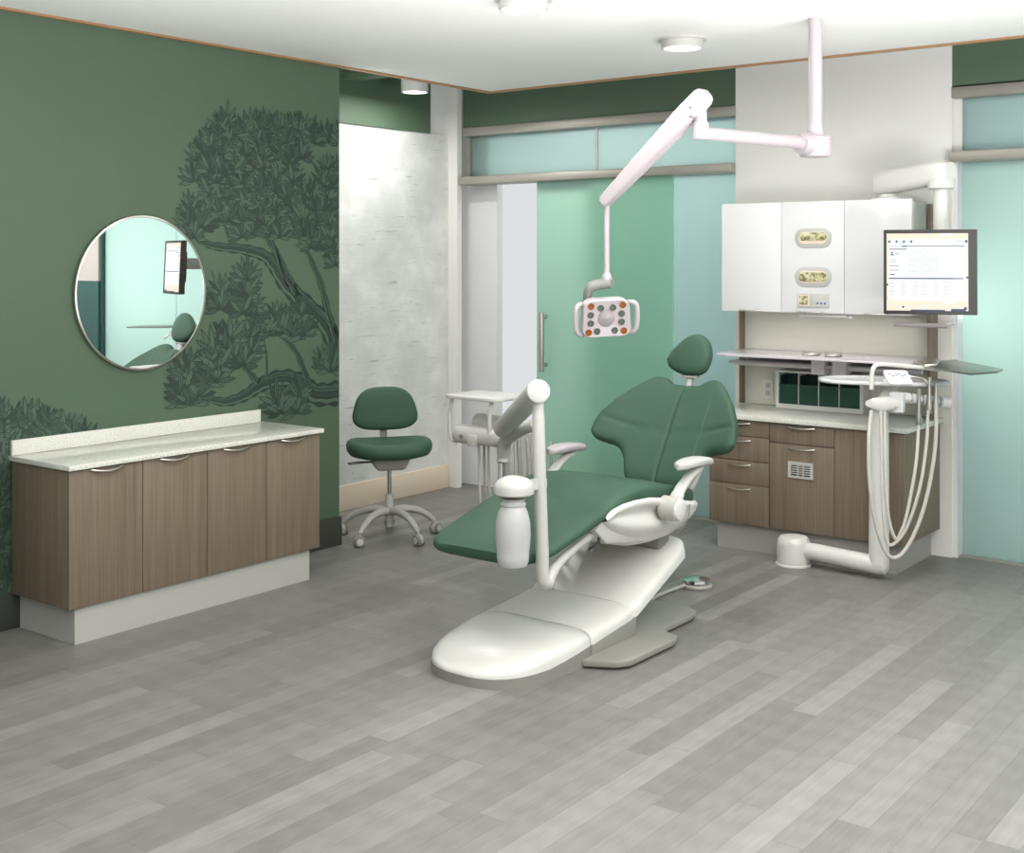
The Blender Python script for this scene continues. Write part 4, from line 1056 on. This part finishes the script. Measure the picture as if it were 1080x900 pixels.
d.prism(q, (0, 0, .02), .004); d.build('side_tray_pivot', M['steel'], ap)

# foot pedal
fp = empty('foot_control', (-3.40, 6.2, 0), 'chrome round foot pedal on the floor behind the chair base', 'foot pedal')
MB().lathe((-3.40, 6.17, 0), [(0, 0), (.082, 0), (.088, .006), (.088, .016), (.08, .024), (0, .026)], 36).build('base', M['grey'], fp)
MB().lathe((-3.40, 6.17, .025), [(0, 0), (.07, 0), (.078, .008), (.076, .02), (.05, .03), (0, .034)], 36).build('pedal_disc', M['chrome'], fp)
MB().tube(smooth_path([V(-3.43, 6.09, .022), V(-3.45, 6.02, .014), V(-3.46, 5.9, .011), V(-3.45, 5.72, .011), V(-3.43, 5.6, .014)], 6), .010, 10).build('cord', M['grey'], fp)

# ================================================================== daylight, lamps and added fill lights
w = bpy.data.worlds.new('world'); sc.world = w; w.use_nodes = True
bg = w.node_tree.nodes['Background']; bg.inputs[0].default_value = (.96, .985, 1.0, 1); bg.inputs[1].default_value = .48
def area(name, loc, target, sx, sy, e, col=(1, 1, 1)):
    L = bpy.data.lights.new(name, 'AREA'); L.shape = 'RECTANGLE'; L.size = sx; L.size_y = sy; L.energy = e; L.color = col
    o = bpy.data.objects.new(name, L); COL.objects.link(o); o.location = loc
    o.rotation_euler = (Vector(target)-Vector(loc)).to_track_quat('-Z', 'Y').to_euler(); return o
area('ceiling_fill', (-1.2, .6, .95), (-1.2, .6001, 3.4), 2.6, 2.6, 120, (1, 1, 1))  # unseen area light facing up, added to brighten the ceiling
area('ceiling_fill_right', (1.0, 3.4, .95), (1.0, 3.4001, 3.4), 3.0, 3.0, 340, (1, 1, 1))  # another unseen light, added for the ceiling and the white pillar
def fill_spot(name, loc, target, e, deg, blend=.7):  # spot with no fitting, added out of view to lift the ceiling
    L = bpy.data.lights.new(name, 'SPOT'); L.energy = e; L.spot_size = math.radians(deg); L.spot_blend = blend; L.shadow_soft_size = .9; L.color = (1, .99, .98)
    o = bpy.data.objects.new(name, L); COL.objects.link(o); o.location = loc
    o.rotation_euler = (Vector(target)-Vector(loc)).to_track_quat('-Z', 'Y').to_euler()
fill_spot('ceiling_fill_spot', (-.9, 2.9, .3), (-2.5, 5.0, 3.4), 520, 56)  # unseen, added to brighten the ceiling over the chair
fill_spot('ceiling_fill_spot_left', (-3.0, 1.2, .3), (-4.2, 3.7, 3.3), 340, 54)  # unseen, added to brighten the ceiling on the left
# behind the glass: corridor lamps and added glow lights
area('corridor_lamp', (-4.6, 9.0, 3.38), (-4.6, 9.0, 0), 3.0, .5, 40, (1, .99, .96))
area('corridor_glow_fill', (-.7, 9.0, 1.7), (-.7, 7.8, 1.7), 1.6, 1.6, 18, (.98, 1, 1))  # no window here: unseen light panel added to brighten the right glass
L = bpy.data.lights.new('glass_glow_fill', 'POINT'); L.shadow_soft_size = .12; L.energy = 6.2; L.color = (.98, 1, .99)  # unseen point light without a fitting, added for the local glow in the glass
lo = bpy.data.objects.new('glass_glow_fill', L); COL.objects.link(lo); lo.location = (-2.42, 8.3, 1.55)
area('under_cabinet_fill', (-3.2, 7.5, 1.48), (-3.2, 7.55, 0), 1.0, .04, .5, (1, .97, .92))  # unseen light strip added to lift the beige backing panel
area('corridor_lamp_right', (1.0, 9.2, 3.38), (1.0, 9.2, 0), 3.0, .5, 20, (1, .99, .96))

sc.view_settings.view_transform = 'Standard'; sc.view_settings.look = 'None'
sc.view_settings.gamma = 1; sc.view_settings.use_curve_mapping = False
sc.view_settings.exposure = 0.66
sc.cycles.use_denoising = True
sc.cycles.max_bounces = 10; sc.cycles.diffuse_bounces = 5; sc.cycles.transparent_max_bounces = 12
sc.cycles.caustics_reflective = False; sc.cycles.caustics_refractive = False
